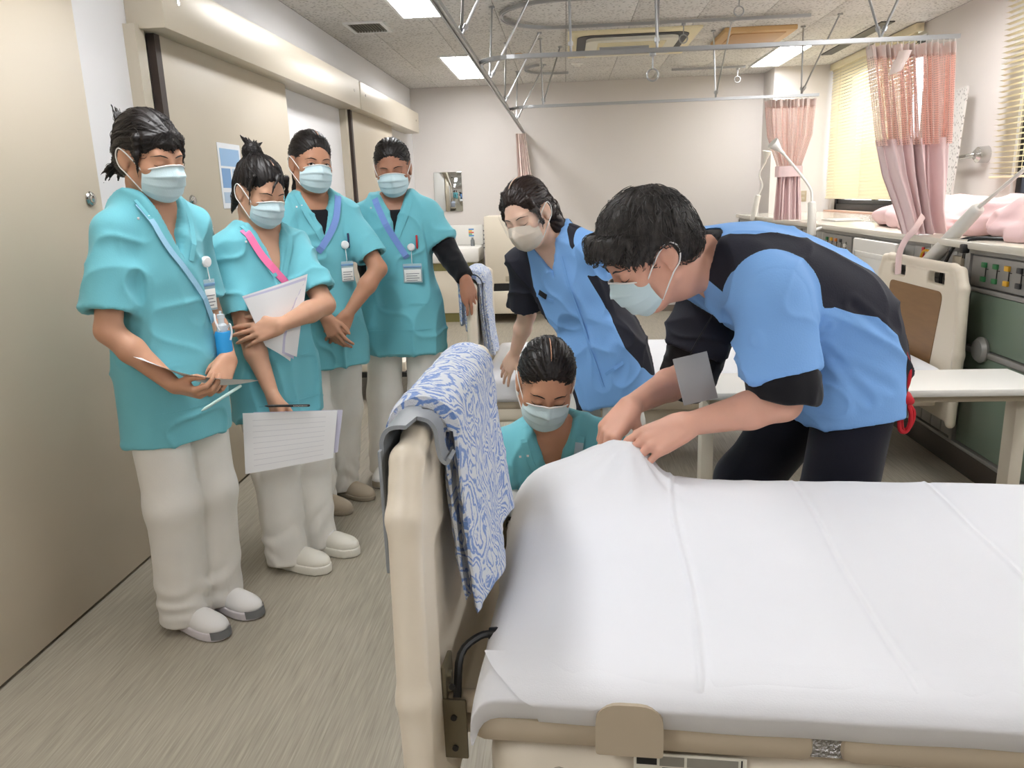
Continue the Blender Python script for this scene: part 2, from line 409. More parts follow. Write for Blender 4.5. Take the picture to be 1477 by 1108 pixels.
# blinds: every slat its own piece
def blind(y0, y1, z0, tilt, label, n):
    t = empty('venetian_blind', (XR-.05, (y0+y1)/2, z0), 0, label, 'blind', 'window blinds'); L = y1-y0; H = 2.43-z0
    hb = MB(); hb.span((-.03, -L/2-.02, H-.015), (.03, L/2+.02, H+.045), .004); hb.build('headrail', M_BLIND, t)
    bb = MB(); bb.span((-.014, -L/2, -.016), (.014, L/2, -.002), .004); bb.build('bottom_rail', M_BLIND, t)
    s = MB(); s.grid(lambda u, v: ((u-.5)*.034, (v-.5)*L, .0035*(1-(2*u-1)**2)), 4, 1); s.grid(lambda u, v: ((u-.5)*.034, (v-.5)*L, .0035*(1-(2*u-1)**2)-.0012), 4, 1)
    s0 = s.build('slat', M_BLIND, t)
    for k in range(n):
        o = s0 if k == 0 else s0.copy()
        if k: col.objects.link(o); o.parent = t
        o.location = (0, 0, .012+(H-.03)*k/(n-1)); o.rotation_euler = (0, R_(tilt), 0)
    for q in (-.36, -.0, .36):
        c = MB(); c.tube([(-.018, q*L, 0), (-.018, q*L, H)], .0016, 4); c.tube([(.018, q*L, 0), (.018, q*L, H)], .0016, 4); c.build('ladder_cord', M_BLIND, t)
blind(6.46, 8.36, 1.205, -62, 'cream venetian blind closed above the far window by the pillar', 42)
blind(3.10, 5.22, 1.345, 6, 'cream venetian blind half open at the right edge above the draped pink cloth', 34)
# ceiling of boards
ce = struct(slab('ceiling', (XL-.12, YB-.12, ZC+.006), (XR+.2, YF+.12, ZC+.06), M_GAP)); tile0 = {}
xs = [XL]+[-1.34+.455*k for k in range(9)]+[XR]; ys = list(np.arange(YF, YB, -.91))+[YB]
for i in range(len(xs)-1):
    for j in range(len(ys)-1):
        wx, wy = xs[i+1]-xs[i], ys[j]-ys[j+1]; key = (round(wx, 3), round(wy, 3))
        if key not in tile0: b = MB(); b.box((0, 0, .005), (wx-.003, wy-.003, .010), .0015); o = b.build('ceiling_board', M_CEIL, ce); tile0[key] = o
        else: o = tile0[key].copy(); col.objects.link(o); o.parent = ce
        o.location = ((xs[i]+xs[i+1])/2, (ys[j]+ys[j+1])/2, ZC)
# ceiling lamps on their regular grid
M_LAMP = mat('lamp diffuser', (255, 255, 255), .5, emit=((252, 252, 253), LAMP)); M_LFR = mat('lamp housing white', (230, 230, 228), .5); M_LRIB = mat('lamp louvre', (236, 238, 240), .4)
lampn = {(-.9, 7.57): 'rectangular ceiling lamp nearest the far wall on the door side', (-.9, 4.80): 'rectangular ceiling lamp cut by the top edge beside the air vent', (1.965, 7.62): 'rectangular ceiling lamp between the ceiling hatch and the window'}
for x, y in [(-.9, 7.57), (-.9, 4.80), (-.9, 2.05), (-.9, -.7), (1.965, 7.62), (1.965, 4.80), (1.965, 2.05), (1.965, -.7)]:
    t = empty('ceiling_lamp', (x, y, ZC), 0, lampn.get((x, y), 'rectangular ceiling lamp over the near end of the room'), 'ceiling lamp', 'ceiling lamps')
    h = MB()
    for lo, hi in (((-.15, -.65, -.012), (-.13, .65, .001)), ((.13, -.65, -.012), (.15, .65, .001)), ((-.13, -.65, -.012), (.13, -.63, .001)), ((-.13, .63, -.012), (.13, .65, .001))): h.span(lo, hi)
    h.build('frame', M_LFR, t)
    b = MB(); b.span((-.13, -.63, -.006), (.13, .63, -.001)); b.build('diffuser', M_LAMP, t)
    for k in (-.065, 0, .065):
        r = MB(); r.span((k-.004, -.63, -.012), (k+.004, .63, -.006)); r.build('louvre', M_LRIB, t)
# left wall: hanging doors
def hung_door(n, y0, y1, z1, xf, edge, parts):
    d = struct(slab('door_%d' % n, (xf-.035, y0, .012), (xf, y1, z1), M_DOOR, None, .003))
    if edge: slab('door_edge', (xf-.03, y0-.045, .012), (xf+.002, y0-.001, z1), M_DARKB, d)
    for kind, y, z in parts:
        if kind == 'lock':
            b = MB(); b.lathe([(.002, .0), (.024, .0), (.026, .004), (.022, .009), (.014, .010), (.013, .016), (.002, .017)], 20, axis='x', M=Matrix.Translation((xf, y, z))); b.build('lock', M_STEEL, d)
        if kind == 'pull':
            b = MB(); b.tube(bez([(xf, y, z+.05), (xf+.05, y, z+.06), (xf+.058, y, z), (xf+.05, y, z-.06), (xf, y, z-.05)], 20), .011, 10); b.build('handle', M_STEEL, d)
    return d
d1 = hung_door(1, .2, 2.70, 2.05, -1.622, False, [('lock', 2.630, 1.356)]); d2 = hung_door(2, 3.225, 4.66, 2.02, -1.60, True, [('lock', 3.33, 1.343), ('pull', 3.36, 1.185)]); d3 = hung_door(3, 6.10, 7.50, 2.02, -1.60, True, [])
mb = MB(); mb.span((-1.621, 2.645, 1.245), (-1.6195, 2.69, 1.275)); mb.build('door_sticker', mat('white and blue sticker', (226, 232, 238), .5), d1)
mb = MB(); mb.prism([(2.66, 1.25), (2.668, 1.27), (2.676, 1.25)], -1.6194, -1.6190, 'x'); mb.build('sticker_mark', mat('dark blue print', (30, 60, 110), .5), d1)
for n, (y0, y1) in enumerate([(.0, 2.6), (3.10, 6.02), (6.06, 8.42)]):
    z0 = 1.985; h = struct(slab('trim_%d' % (n+1), (XL, y0, z0 if n else 2.06), (-1.508, y1, 2.185), M_HEAD, None, .004))
    for yy in (y0+.13, y1-.15):
        b = MB(); b.lathe([(.001, .0), (.010, .0), (.010, .003), (.001, .003)], 12, axis='x', M=Matrix.Translation((-1.508, yy, 2.10))); b.build('screw', M_STEEL, h)
for n, (y0, y1, m) in enumerate([(3.07, 3.135, M_DOORF), (5.965, 6.02, M_DOORF)]): struct(slab('trim_%d' % (n+4), (XL, y0, 0), (-1.612, y1, 2.0), m))
struct(slab('trim_6', (XL, YB, 0), (-1.652, YF, .012), M_GAP)); struct(slab('baseboard_far', (XL, YF-.012, 0), (2.1, YF, .07), mat('grey brown baseboard', (120, 110, 98), .6)))  # thin dark strip stands in for the shade of the gap under the doors
# poster on the door
po = tag(slab('poster', (-1.599, 3.64, 1.305), (-1.5975, 3.90, 1.605), mat('poster paper', (232, 234, 238), .5)), 'poster with pale blue pictures on the door behind the bun', 'poster')
for k, (y0, y1, z0, z1, c) in enumerate([(3.66, 3.88, 1.50, 1.58, (150, 186, 222)), (3.66, 3.76, 1.40, 1.49, (120, 160, 205)), (3.78, 3.88, 1.40, 1.49, (190, 210, 230)), (3.66, 3.88, 1.33, 1.38, (176, 196, 216))]): slab('poster_picture', (-1.5975, y0, z0), (-1.597, y1, z1), mat('poster print %d' % k, c, .5), po)
# air vent, cassette, hatch, detectors
t = empty('ceiling_vent', (-1.33, 5.68, ZC), 0, 'slatted air vent in the ceiling beside the left wall', 'vent'); b = MB()
for lo, hi in (((-.135, -.165, -.012), (-.11, .165, .001)), ((.11, -.165, -.012), (.135, .165, .001)), ((-.11, -.165, -.012), (.11, -.14, .001)), ((-.11, .14, -.012), (.11, .165, .001))): b.span(lo, hi)
b.build('frame', M_LFR, t); slab('duct', (-.11, -.14, -.002), (.11, .14, 0), M_GAP, t)
for k in range(11): q = slab('slat', (-.103+.02*k-.004, -.14, -.010), (-.103+.02*k+.003, .14, -.003), mat('vent slat', (120, 112, 100), .5), t)
M_ACC = mat('cream air conditioner plastic', (226, 214, 176), .5)
t = empty('air_conditioner', (.53, 6.70, ZC), 0, 'cream ceiling cassette air conditioner with black outlet slot', 'air conditioner')
b = MB(); b.span((-.49, -.54, -.018), (.49, .54, .001), .006); b.build('panel', M_ACC, t)
ring = rounded([(-.42, -.44), (.42, -.44), (.42, .44), (-.42, .44)], .12, 8); b = MB(); b.prism(ring, -.022, -.0175); b.build('outlet_slot', M_BLK, t)
b = MB(); b.prism(rounded([(-.35, -.36), (.35, -.36), (.35, .36), (-.35, .36)], .09, 8), -.045, -.020); b.build('intake_panel', mat('white ac panel', (226, 222, 206), .5), t)
b = MB()
for k in range(14): b.span((-.26, -.26+.04*k-.004, -.049), (.26, -.26+.04*k+.010, -.045))
b.build('intake_grille', M_ACC, t)
t = empty('ceiling_hatch', (1.465, 6.60, ZC), 0, 'tan framed access hatch in the ceiling', 'hatch'); M_TAN = mat('tan painted wood', (202, 164, 112), .5)
b = MB(); b.span((-.265, -.30, -.035), (.265, .30, .001), .008); b.build('frame', M_TAN, t); b = MB(); b.span((-.20, -.235, -.042), (.20, .235, -.034), .004); b.build('lid', mat('tan hatch lid', (188, 146, 96), .5), t)
for nm, lab, x, y, r, m in (('smoke_detector', 'round white detector on the ceiling beyond the air conditioner', .13, 7.62, .055, M_WPLAS), ('sprinkler_head', 'small brass coloured sprinkler in the ceiling left of the air conditioner', -.37, 7.0, .035, M_TAN), ('sprinkler_head', 'small brown sprinkler in the ceiling just below the hatch', 1.36, 7.02, .03, M_TAN)):
    b = MB(); b.lathe([(.001, -.03), (r*.5, -.028), (r*.55, -.015), (r, -.010), (r, .001), (.001, .001)], 20); tag(b.build(nm, m, None, (x, y, ZC)), lab, 'detector' if nm[0:2] == 'sm' else 'sprinkler')
b = MB(); b.span((2.34, 6.35, ZC-.008), (2.44, 7.75, ZC+.002)); tag(b.build('slot_diffuser', M_BLK), 'long black air slot in the ceiling beside the window', 'vent')

# ---------------------------------------------------------------- curtain rails and infusion rails
ZR = 1.99
def rail_run(pts, name, label, cat, w_=.028, h_=.020, m=M_ALU):
    P = [Vector(p) for p in pts]; b = MB(); v = []
    for i, p in enumerate(P):
        t = (P[min(i+1, len(P)-1)]-P[max(i-1, 0)]).normalized(); s = Vector((-t.y, t.x, 0))*w_/2
        v += [p-s+Vector((0, 0, h_/2)), p+s+Vector((0, 0, h_/2)), p+s-Vector((0, 0, h_/2)), p+s*.35-Vector((0, 0, h_/2)), p+s*.35-Vector((0, 0, h_*.1)), p-s*.35-Vector((0, 0, h_*.1)), p-s*.35-Vector((0, 0, h_/2)), p-s-Vector((0, 0, h_/2))]
    f = [(i*8+j, i*8+(j+1) % 8, i*8+8+(j+1) % 8, i*8+8+j) for i in range(len(P)-1) for j in range(8)]+[tuple(range(8)), tuple(len(P)*8-8+j for j in range(8))]
    b._add(v, f); t = empty(name, pts[0], 0, label, cat); o = b.build('track', m, t, tuple(-a for a in pts[0])); return t
def arc(cx, cy, r, a0, a1, z, n=8): return [(cx+r*math.cos(R_(a0+(a1-a0)*k/n)), cy+r*math.sin(R_(a0+(a1-a0)*k/n)), z) for k in range(n+1)]
ra = rail_run([(-.44, .6, ZR), (-.44, YF-.005, ZR)], 'curtain_rail', 'long aluminium curtain rail running along the ward to the far wall', 'curtain rail')
rb = rail_run(arc(-.24, 4.30, .18, 180, 270, ZR)+[(1.885, 4.12, ZR)], 'curtain_rail', 'aluminium curtain rail above the far bed carrying the big pink curtain', 'curtain rail')
rc_ = rail_run(arc(-.24, 6.56, .18, 180, 270, ZR)+[(1.93, 6.38, ZR)], 'curtain_rail', 'aluminium curtain rail nearest the far wall carrying the tied pink curtain', 'curtain rail')
def hanger(t, p, tops):
    for q in tops:
        b = MB(); p0 = Vector(p)-t.location; q0 = Vector(q)-t.location; b.tube([p0, q0], .0065, 7); b.tube([q0-Vector((0, 0, .012)), q0+Vector((0, 0, .001))], .018, 10); b.tube([p0+(q0-p0)*.06, p0+(q0-p0)*.10], .012, 8); b.build('hanger_rod', M_ALU, t)
for y in (1.6, 3.62, 4.95, 6.15, 7.6): hanger(ra, (-.44, y, ZR+.01), [(-.44, y+.33, ZC), (-.17, y, ZC)])
for x, tp in ((.04, [(.03, 4.12, ZC)]), (.46, [(.44, 4.12, ZC), (.50, 4.40, ZC)]), (1.52, [(1.34, 4.12, ZC), (1.72, 4.12, ZC)])): hanger(rb, (x, 4.12, ZR+.01), tp)
for x, tp in ((-.16, [(-.17, 6.38, ZC), (-.02, 6.75, ZC)]), (1.16, [(1.13, 6.38, ZC), (1.20, 6.05, ZC)]), (1.80, [(1.79, 6.38, ZC), (1.93, 6.0, ZC)])): hanger(rc_, (x, 6.38, ZR+.01), tp)
b = MB(); b.tube([(.18, 4.12, ZR+.012), (.42, 4.12, ZR+.012)], .013, 8); o = b.build('joint_sleeve', M_ALU, rb, tuple(-a for a in rb.location))
ZI = ZC-.022
i1 = rail_run([(1.70, 5.90, ZI), (.0, 5.90, ZI)]+arc(.0, 5.50, .40, 90, 270, ZI, 16)[1:]+[(1.70, 5.10, ZI)], 'infusion_rail', 'looped infusion rail on the ceiling in front of the air conditioner', 'rail', .026, .02)
i2 = rail_run([(.05, 8.02, ZI)]+arc(-.05, 7.72, .30, 90, 235, ZI, 12), 'infusion_rail', 'short hooked infusion rail on the ceiling near the far wall', 'rail', .026, .02)
i3 = rail_run([(1.05, 8.12, ZI), (1.75, 8.12, ZI)], 'infusion_rail', 'short straight infusion rail on the ceiling near the far wall', 'rail', .026, .02)
for x, y, zt, lab in ((.84, 5.90, ZI-.01, 'metal infusion hook on the looped ceiling rail by the air conditioner'), (.44, 4.12, ZR-.01, 'metal ring hook hanging under the big curtain rail'), (1.68, 8.12, ZI-.01, 'metal infusion hook on the short rail near the window'), (1.05, 5.10, ZI-.01, 'metal ring hook at the top edge of the picture')):
    b = MB(); b.tube([(0, 0, 0), (0, 0, -.075)], .004, 7); b.tube([(.028*math.sin(a), 0, -.103+.028*math.cos(a)) for a in np.linspace(0, 2*math.pi, 18, endpoint=False)], .0045, 6, closed=True); b.box((0, 0, -.008), (.03, .02, .018), .004)
    tag(b.build('infusion_hook', M_ALU, None, (x, y, zt)), lab, 'hook', 'infusion hooks')

# ---------------------------------------------------------------- curtains
M_PINK = mat('pink curtain cloth', (240, 214, 213), .85, bump=(300, .12), sheen=.2); M_PINKT = mat('pale pink curtain header', (238, 220, 212), .85)
M_NET = mat('pink curtain netting', (246, 208, 196), .85)
def net_alpha(m, dens=.60, sc=95):
    N, L, b = nodes_of(m); a = N.new('ShaderNodeAttribute'); a.attribute_name = 'cu'; a2 = N.new('ShaderNodeAttribute'); a2.attribute_name = 'cv'; outs = []
    for q, s in ((a, 1.0), (a2, 1.0)):
        m1 = N.new('ShaderNodeMath'); m1.operation = 'MULTIPLY'; m1.inputs[1].default_value = sc*s; L.new(q.outputs['Fac'], m1.inputs[0])
        m2 = N.new('ShaderNodeMath'); m2.operation = 'FRACT'; L.new(m1.outputs[0], m2.inputs[0]); m3 = N.new('ShaderNodeMath'); m3.operation = 'GREATER_THAN'; m3.inputs[1].default_value = dens; L.new(m2.outputs[0], m3.inputs[0]); outs.append(m3.outputs[0])
    mm = N.new('ShaderNodeMath'); mm.operation = 'MAXIMUM'; L.new(outs[0], mm.inputs[0]); L.new(outs[1], mm.inputs[1])
    mr = N.new('ShaderNodeMapRange'); mr.inputs[3].default_value = .34; mr.inputs[4].default_value = .86; L.new(mm.outputs[0], mr.inputs[0]); L.new(mr.outputs[0], b.inputs['Alpha'])
net_alpha(M_NET)
def curtain_part(name, parent, prof, folds, z0, z1, m, clothw, seed, nu=150, nz=26):
    """prof: list of (z, centre x, centre y, half width, fold depth)"""
    pr = sorted(prof); zz = [p[0] for p in pr]; v = []; cu = []; cv = []
    for j in range(nz+1):
        z = z0+(z1-z0)*j/nz; c = [np.interp(z, zz, [p[k] for p in pr]) for k in range(1, 5)]
        for i in range(nu+1):
            u = i/nu; ph = 2*math.pi*folds*u; w1 = math.sin(ph+1.3*math.sin(ph*.37+seed)+.25*z*math.sin(seed+u*9))
            w2 = math.sin(ph*2.3+seed*2+z*2.2)*.28
            x = c[0]+(u*2-1)*c[2]+.35*c[2]/folds*math.cos(ph)*.5; y = c[1]+c[3]*(w1+w2)
            v.append((x, y, z)); cu.append(u*clothw); cv.append(z)
    f = [(j*(nu+1)+i, j*(nu+1)+i+1, (j+1)*(nu+1)+i+1, (j+1)*(nu+1)+i) for j in range(nz) for i in range(nu)]
    o = new_obj(name, np_mesh(name, np.array(v)-np.array(parent.location), f, m, attrs={'cu': cu, 'cv': cv}), parent); return o
def hooks(t, x0, x1, y, n):
    b0 = MB(); b0.tube([(0, 0, 0), (0, .004, .02), (0, 0, .032)], .0025, 5); h0 = b0.build('curtain_hook', M_WPLAS, t)
    for k in range(n):
        o = h0 if k == 0 else h0.copy()
        if k: col.objects.link(o); o.parent = t
        o.location = Vector((x0+(x1-x0)*k/(n-1), y, 1.952))-t.location
t = empty('curtain', (1.67, 4.12, 1.08), 0, 'big pink hospital curtain with net top bundled onto the counter', 'curtain')
pf = [(1.97, 1.665, 4.12, .205, .030), (1.55, 1.715, 4.12, .175, .045), (1.36, 1.745, 4.12, .150, .055), (1.18, 1.785, 4.12, .110, .055), (1.06, 1.815, 4.11, .105, .045)]
curtain_part('net', t, pf, 11, 1.50, 1.915, M_NET, 1.6, 1.0, 220); curtain_part('header_band', t, pf, 11, 1.905, 1.965, M_PINKT, 2.2, 1.0, 200, 4); curtain_part('drape', t, pf, 4.5, 1.066, 1.53, M_PINK, 2.2, 2.0); hooks(t, 1.47, 1.87, 4.12, 16)
b = MB(); b.tube(bez([(1.75, 4.02, 1.16), (1.70, 3.98, 1.10), (1.66, 3.98, 1.05), (1.64, 3.99, .98), (1.645, 4.0, .88)], 20), .018, 8, flat=(.22, (.3, -1, 0))); b.build('tie_band', M_PINK, t, tuple(-a for a in t.location))
for xx, zz in ((1.62, 1.90), (1.60, 1.86)):
    b = MB(); b.grid(lambda u, v: (xx-.03+.06*u-.02*v, 4.065-.01*math.sin(u*3), zz+.03-.07*v*(1-.3*u)), 6, 5); b.build('header_flap', M_PINKT, t, tuple(-a for a in t.location))
t = empty('curtain', (1.71, 6.38, 1.07), 0, 'pink curtain tied at its waist in front of the pillar', 'curtain')
pf = [(1.97, 1.715, 6.38, .19, .035), (1.70, 1.725, 6.38, .165, .04), (1.48, 1.735, 6.38, .088, .035), (1.30, 1.735, 6.38, .098, .035), (1.0, 1.735, 6.36, .115, .04), (.4, 1.735, 6.34, .125, .04)]
curtain_part('net', t, pf, 9, 1.46, 1.915, M_NET, 1.5, 3.0, 200); curtain_part('header_band', t, pf, 9, 1.905, 1.965, M_PINKT, 2.0, 3.0, 180, 4); curtain_part('drape', t, pf, 5, 1.068, 1.475, M_PINK, 2.0, 4.0); hooks(t, 1.54, 1.89, 6.38, 14)
b = MB(); b.grid(lambda u, v: (1.735+.104*math.cos(2*math.pi*u), 6.38+.062*math.sin(2*math.pi*u), 1.395+.08*v), 24, 3); b.build('tie_band', M_PINK, t, tuple(-a for a in t.location))
t = empty('curtain', (-.43, 8.70, .4), 0, 'narrow pale pink curtain hanging at the far wall behind the nurse', 'curtain')
pf = [(1.97, -.465, 8.70, .05, .03), (1.6, -.44, 8.70, .07, .03), (1.2, -.41, 8.70, .095, .04), (.4, -.40, 8.70, .11, .04)]
curtain_part('drape', t, pf, 6, .35, 1.86, mat('pale pink curtain cloth', (246, 228, 222), .85), 1.0, 6.0, 90); curtain_part('header_band', t, pf, 6, 1.85, 1.965, M_PINKT, 1.0, 6.0, 60, 4)

# ---------------------------------------------------------------- bedhead console along the right wall
M_TOP = mat('cream stone counter', (226, 220, 206), .18, coat=.3, var=(5, .02)); M_CONS = mat('grey console metal', (152, 150, 146), .42, metal=.35); M_CONS2 = mat('light console panel', (176, 175, 171), .42, metal=.2); M_GREEN = mat('grey green laminate panel', (126, 144, 126), .35); M_KICK = mat('dark brown kickboard', (72, 64, 56), .55)
XC = 1.80
co = empty('bedhead_console', (2.25, 5.2, 0), 0, 'long bedhead service console with cream counter under the windows', 'console')
def cpart(name, lo, hi, m, ch=.003, par=None): b = MB(); b.span(lo, hi, ch); return b.build(name, m, par or co, (-2.25, -5.2, 0) if par is None else (0, 0, 0))
cpart('countertop', (1.765, 2.37, 1.025), (XR, 8.40, 1.062), M_TOP, .012); cpart('carcass', (XC+.03, 2.37, .0), (XR, 8.40, 1.02), M_CONS); cpart('kickboard', (XC+.012, 2.37, 0), (XC+.034, 8.4, .115), M_KICK)
for z0, z1 in ((1.005, 1.026), (.842, .862), (.572, .598), (.115, .133)): cpart('horizontal_rail', (XC, 2.37, z0), (XC+.035, 8.4, z1), M_CONS)
segs = [(2.37, 3.63, 'g'), (3.66, 4.92, 'w'), (4.95, 6.20, 'g'), (6.23, 7.5, 'w'), (7.53, 8.39, 'g')]
for y0, y1, k in segs:
    cpart('upright', (XC, y1, .12), (XC+.035, y1+.03, 1.01), M_CONS)
    if k == 'g':
        cpart('door_panel', (XC+.012, y0+.015, .14), (XC+.032, y1-.015, .567), M_GREEN); cpart('door_panel', (XC+.012, y0+.015, .603), (XC+.032, y1-.015, .838), M_GREEN)
    else:
        n = 12; w_ = (y1-y0)/n
        for q in range(n): cpart('slat_panel', (XC+.010, y0+w_*q+.003, .137), (XC+.032, y0+w_*(q+1)-.003, .568), M_CONS2); cpart('slat_panel', (XC+.010, y0+w_*q+.003, .602), (XC+.032, y0+w_*(q+1)-.003, .838), M_CONS2)
    n = 11; w_ = (y1-y0)/n
    for q in range(n): cpart('upper_panel', (XC+.012, y0+w_*q+.002, .865), (XC+.032, y0+w_*(q+1)-.002, 1.003), M_CONS2)
def ctrl(y0, y1, sw, name='control_panel'):
    p = cpart(name, (XC-.004, y0, .872), (XC+.014, y1, 1.0), M_CONS, .003)
    for y, z, c in sw:
        b = MB(); b.box((XC-.008, y, z), (.012, .034, .022), .003); b.build('switch', c, p)
    for y in sorted({round(s[0], 3) for s in sw}):
        b = MB(); b.box((XC-.006, y-.012, .938), (.003, .003, .05)); b.box((XC-.006, y-.02, .95), (.003, .02, .003)); b.build('marking', M_BLK, p)
    return p
GRN = mat('green switch', (52, 128, 76), .4); YEL = mat('yellow switch', (232, 178, 46), .4); DRK = mat('dark switch', (46, 46, 48), .4)
ctrl(2.96, 3.60, [(3.49, .966, GRN), (3.49, .905, GRN), (3.40, .966, GRN), (3.40, .905, GRN), (3.31, .966, YEL), (3.31, .905, YEL), (3.22, .966, DRK), (3.22, .905, DRK), (3.13, .966, DRK), (3.13, .905, DRK)])
ctrl(5.10, 5.66, [(5.56, .966, GRN), (5.56, .905, DRK), (5.47, .966, YEL), (5.38, .966, mat('orange switch', (210, 120, 40), .4)), (5.29, .966, DRK), (5.20, .94, M_WPLAS)])
cpart('warning_label', (XC+.006, 4.105, .905), (XC+.011, 4.135, 1.0), mat('red label', (206, 40, 44), .5)); cpart('outlet', (XC-.002, 3.93, .89), (XC+.012, 4.04, .99), M_WPLAS); cpart('outlet', (XC-.006, 3.70, .895), (XC+.012, 3.78, .985), M_BEIGE)
cpart('plate_sticker', (XC+.008, 3.155, .325), (XC+.0115, 3.235, .35), mat('navy sticker', (36, 48, 96), .5))
b = MB(); b.lathe([(.002, 0), (.055, 0), (.058, -.012), (.045, -.028), (.02, -.030), (.002, -.03)], 24, axis='x', M=Matrix.Translation((XC+.01, 3.46, .60))); b.build('door_knob', M_CONS2, co, (-2.25, -5.2, 0))
for z in (.31, .26):
    b = MB(); b.lathe([(.002, 0), (.014, 0), (.014, -.012), (.018, -.015), (.018, -.028), (.002, -.03)], 14, axis='x', M=Matrix.Translation((XC+.012, 3.79, z))); b.build('gas_knob', M_KICK, co, (-2.25, -5.2, 0))
for pts, m, nm, lab in (([(1.796, 3.99, .985), (1.775, 4.03, .99), (1.77, 4.05, .95), (1.775, 4.03, .86)], YEL, 'cord', 'yellow cord plugged into the console outlet above the far headboard'), ([(1.796, 3.98, .955), (1.776, 4.0, .955), (1.772, 3.985, .92), (1.775, 3.975, .84), (1.78, 3.97, .78)], mat('orange cord', (226, 112, 62), .5), 'cord', 'orange cord plugged into the console outlet above the far headboard')):
    b = MB(); b.tube(bez(pts, 16), .006, 7); tag(b.build(nm, m), lab, 'cord', 'cords at the console')
b = MB(); b.tube(bez([(1.775, 3.79, .72), (1.765, 3.81, .88), (1.775, 3.77, .99), (1.80, 3.73, 1.055), (1.86, 3.66, 1.068), (2.02, 3.42, 1.069), (2.16, 3.30, 1.069), (2.14, 3.24, 1.069), (1.98, 3.34, 1.069), (1.80, 3.58, 1.072), (1.775, 3.61, 1.05)], 60), .008, 8); b.box((1.762, 3.61, 1.028), (.032, .034, .04), .006); b.tube([(1.762, 3.603, 1.01), (1.762, 3.603, .985)], .003, 5); b.tube([(1.762, 3.618, 1.01), (1.762, 3.618, .985)], .003, 5)
tag(b.build('power_cord', M_BLK), 'black power cord with plug looped over the cream counter', 'cord')
# white plastic board against the console
t = empty('white_board', (1.74, 4.57, .45), 0, 'white plastic headboard panel leaning against the console behind the far headboard', 'board'); b = MB(); b.span((-.015, -.31, .0), (.012, .31, .56), .012); b.build('panel', M_WPLAS, t); b = MB()
for lo, hi in (((-.027, -.25, .05), (-.013, -.22, .49)), ((-.027, .22, .05), (-.013, .25, .49)), ((-.027, -.25, .46), (-.013, .25, .49))): b.span(lo, hi, .005)
b.build('raised_rim', M_WPLAS, t)
# reading lamps clamped to the console
def reading_lamp(p0, p1, neck, head, label, r=.030):
    t = empty('reading_lamp', p0, 0, label, 'lamp', 'reading lamps on the console'); off = tuple(-a for a in p0)
    b = MB(); p0v, p1v = Vector(p0), Vector(p1); d = (p1v-p0v); b.tube([p0v, p0v+d*.03, p0v+d*.06, p0v+d*.94, p0v+d*.98, p1v], [r*.7, r*.95, r, r*.88, r*.85, r*.6], 16); b.build('grip', M_WPLAS, t, off)
    b = MB(); b.tube(bez([p1]+neck, 24), .0085, 8); b.build('gooseneck', M_WPLAS, t, off)
    if head:
        a = Vector(neck[-1]); h = Vector(head); dd = (h-a).normalized(); b = MB(); b.tube([a-dd*.01, a+dd*.03, a+dd*.09, a+dd*.105, a+dd*.105, a+dd*.07], [.010, .014, .038, .041, .036, .010], 18); b.build('lamp_head', M_WPLAS, t, off)
    b = MB(); b.tube([(p0v+d*.15)+Vector((-.0, 0, 0)), Vector((max(1.775, p0v.x+.03), p0v.y, 1.04))], .012, 8); b.build('clamp', M_WPLAS, t, off)
reading_lamp((1.775, 4.0, .925), (1.83, 3.66, 1.205), [(1.85, 3.52, 1.29), (1.87, 3.36, 1.39), (1.86, 3.22, 1.50)], (1.80, 3.15, 1.44), 'white reading lamp tilted over the counter at the right edge', .034)
reading_lamp((1.70, 5.60, .98), (1.69, 5.60, 1.215), [(1.675, 5.60, 1.30), (1.58, 5.58, 1.42), (1.47, 5.56, 1.54)], (1.38, 5.54, 1.62), 'white gooseneck reading lamp in front of the tied curtain')
reading_lamp((1.745, 7.55, 1.02), (1.79, 7.55, 1.255), [(1.82, 7.55, 1.34), (1.79, 7.55, 1.44), (1.835, 7.55, 1.54)], (1.85, 7.53, 1.66), 'white gooseneck reading lamp furthest away by the pillar', .026)
# things on and above the counter
v = Vol((1.80, 2.85, 1.03), (2.65, 5.55, 1.42), .011); rg = np.random.default_rng(4)
for k in range(26):
    y = 3.3+.078*k; x = 2.2+rg.normal(0, .05); v.ell((x, y, 1.075+.05*rg.random()), (.20+.05*rg.random(), .16, .085+.04*rg.random()), None, .05)
v.half((0, 0, 1.064), (0, 0, -1)); X, Q = v.mesh(1); N = normals(X, Q); X = X+N*(.024*(1-2*np.abs(vnoise(X+V3(0, 0, 0)+np.outer(X[:, 2], [0, 1.2, 0]), (5, 3.2, 13), 31)))+.010*(1-2*np.abs(vnoise(X, (9, 7, 26), 32))))[:, None]; X[:, 2] = np.maximum(X[:, 2], 1.0635)
tag(new_obj('folded_curtain', np_mesh('folded_curtain', X-V3(2.2, 4.2, 1.064), Q, mat('pale pink cloth', (240, 206, 206), .85)), None, (2.2, 4.2, 1.064)), 'heap of folded pale pink cloth lying on the cream counter', 'cloth')
t = empty('grab_bar', (2.66, 5.55, 1.48), 0, 'horizontal metal towel bar with round flange on the window wall', 'bar'); b = MB(); b.tube([(-.02, -.16, .0), (-.02, .85, -.03)], .016, 12); b.build('bar', M_STEEL, t); b = MB(); b.lathe([(.002, -.03), (.03, -.03), (.05, -.012), (.055, .05), (.002, .05)], 22, axis='x', M=Matrix.Translation((0, -.16, 0))); b.build('flange', M_STEEL, t)
pb = tag(slab('ceiling_board_offcut', (-.006, -.075, 0), (.006, .075, .86), M_CEIL), 'tall speckled white board leaning on the wall beside the big curtain', 'board'); pb.location = (2.56, 5.58, 1.064); pb.rotation_euler = (R_(-4), R_(5), 0)
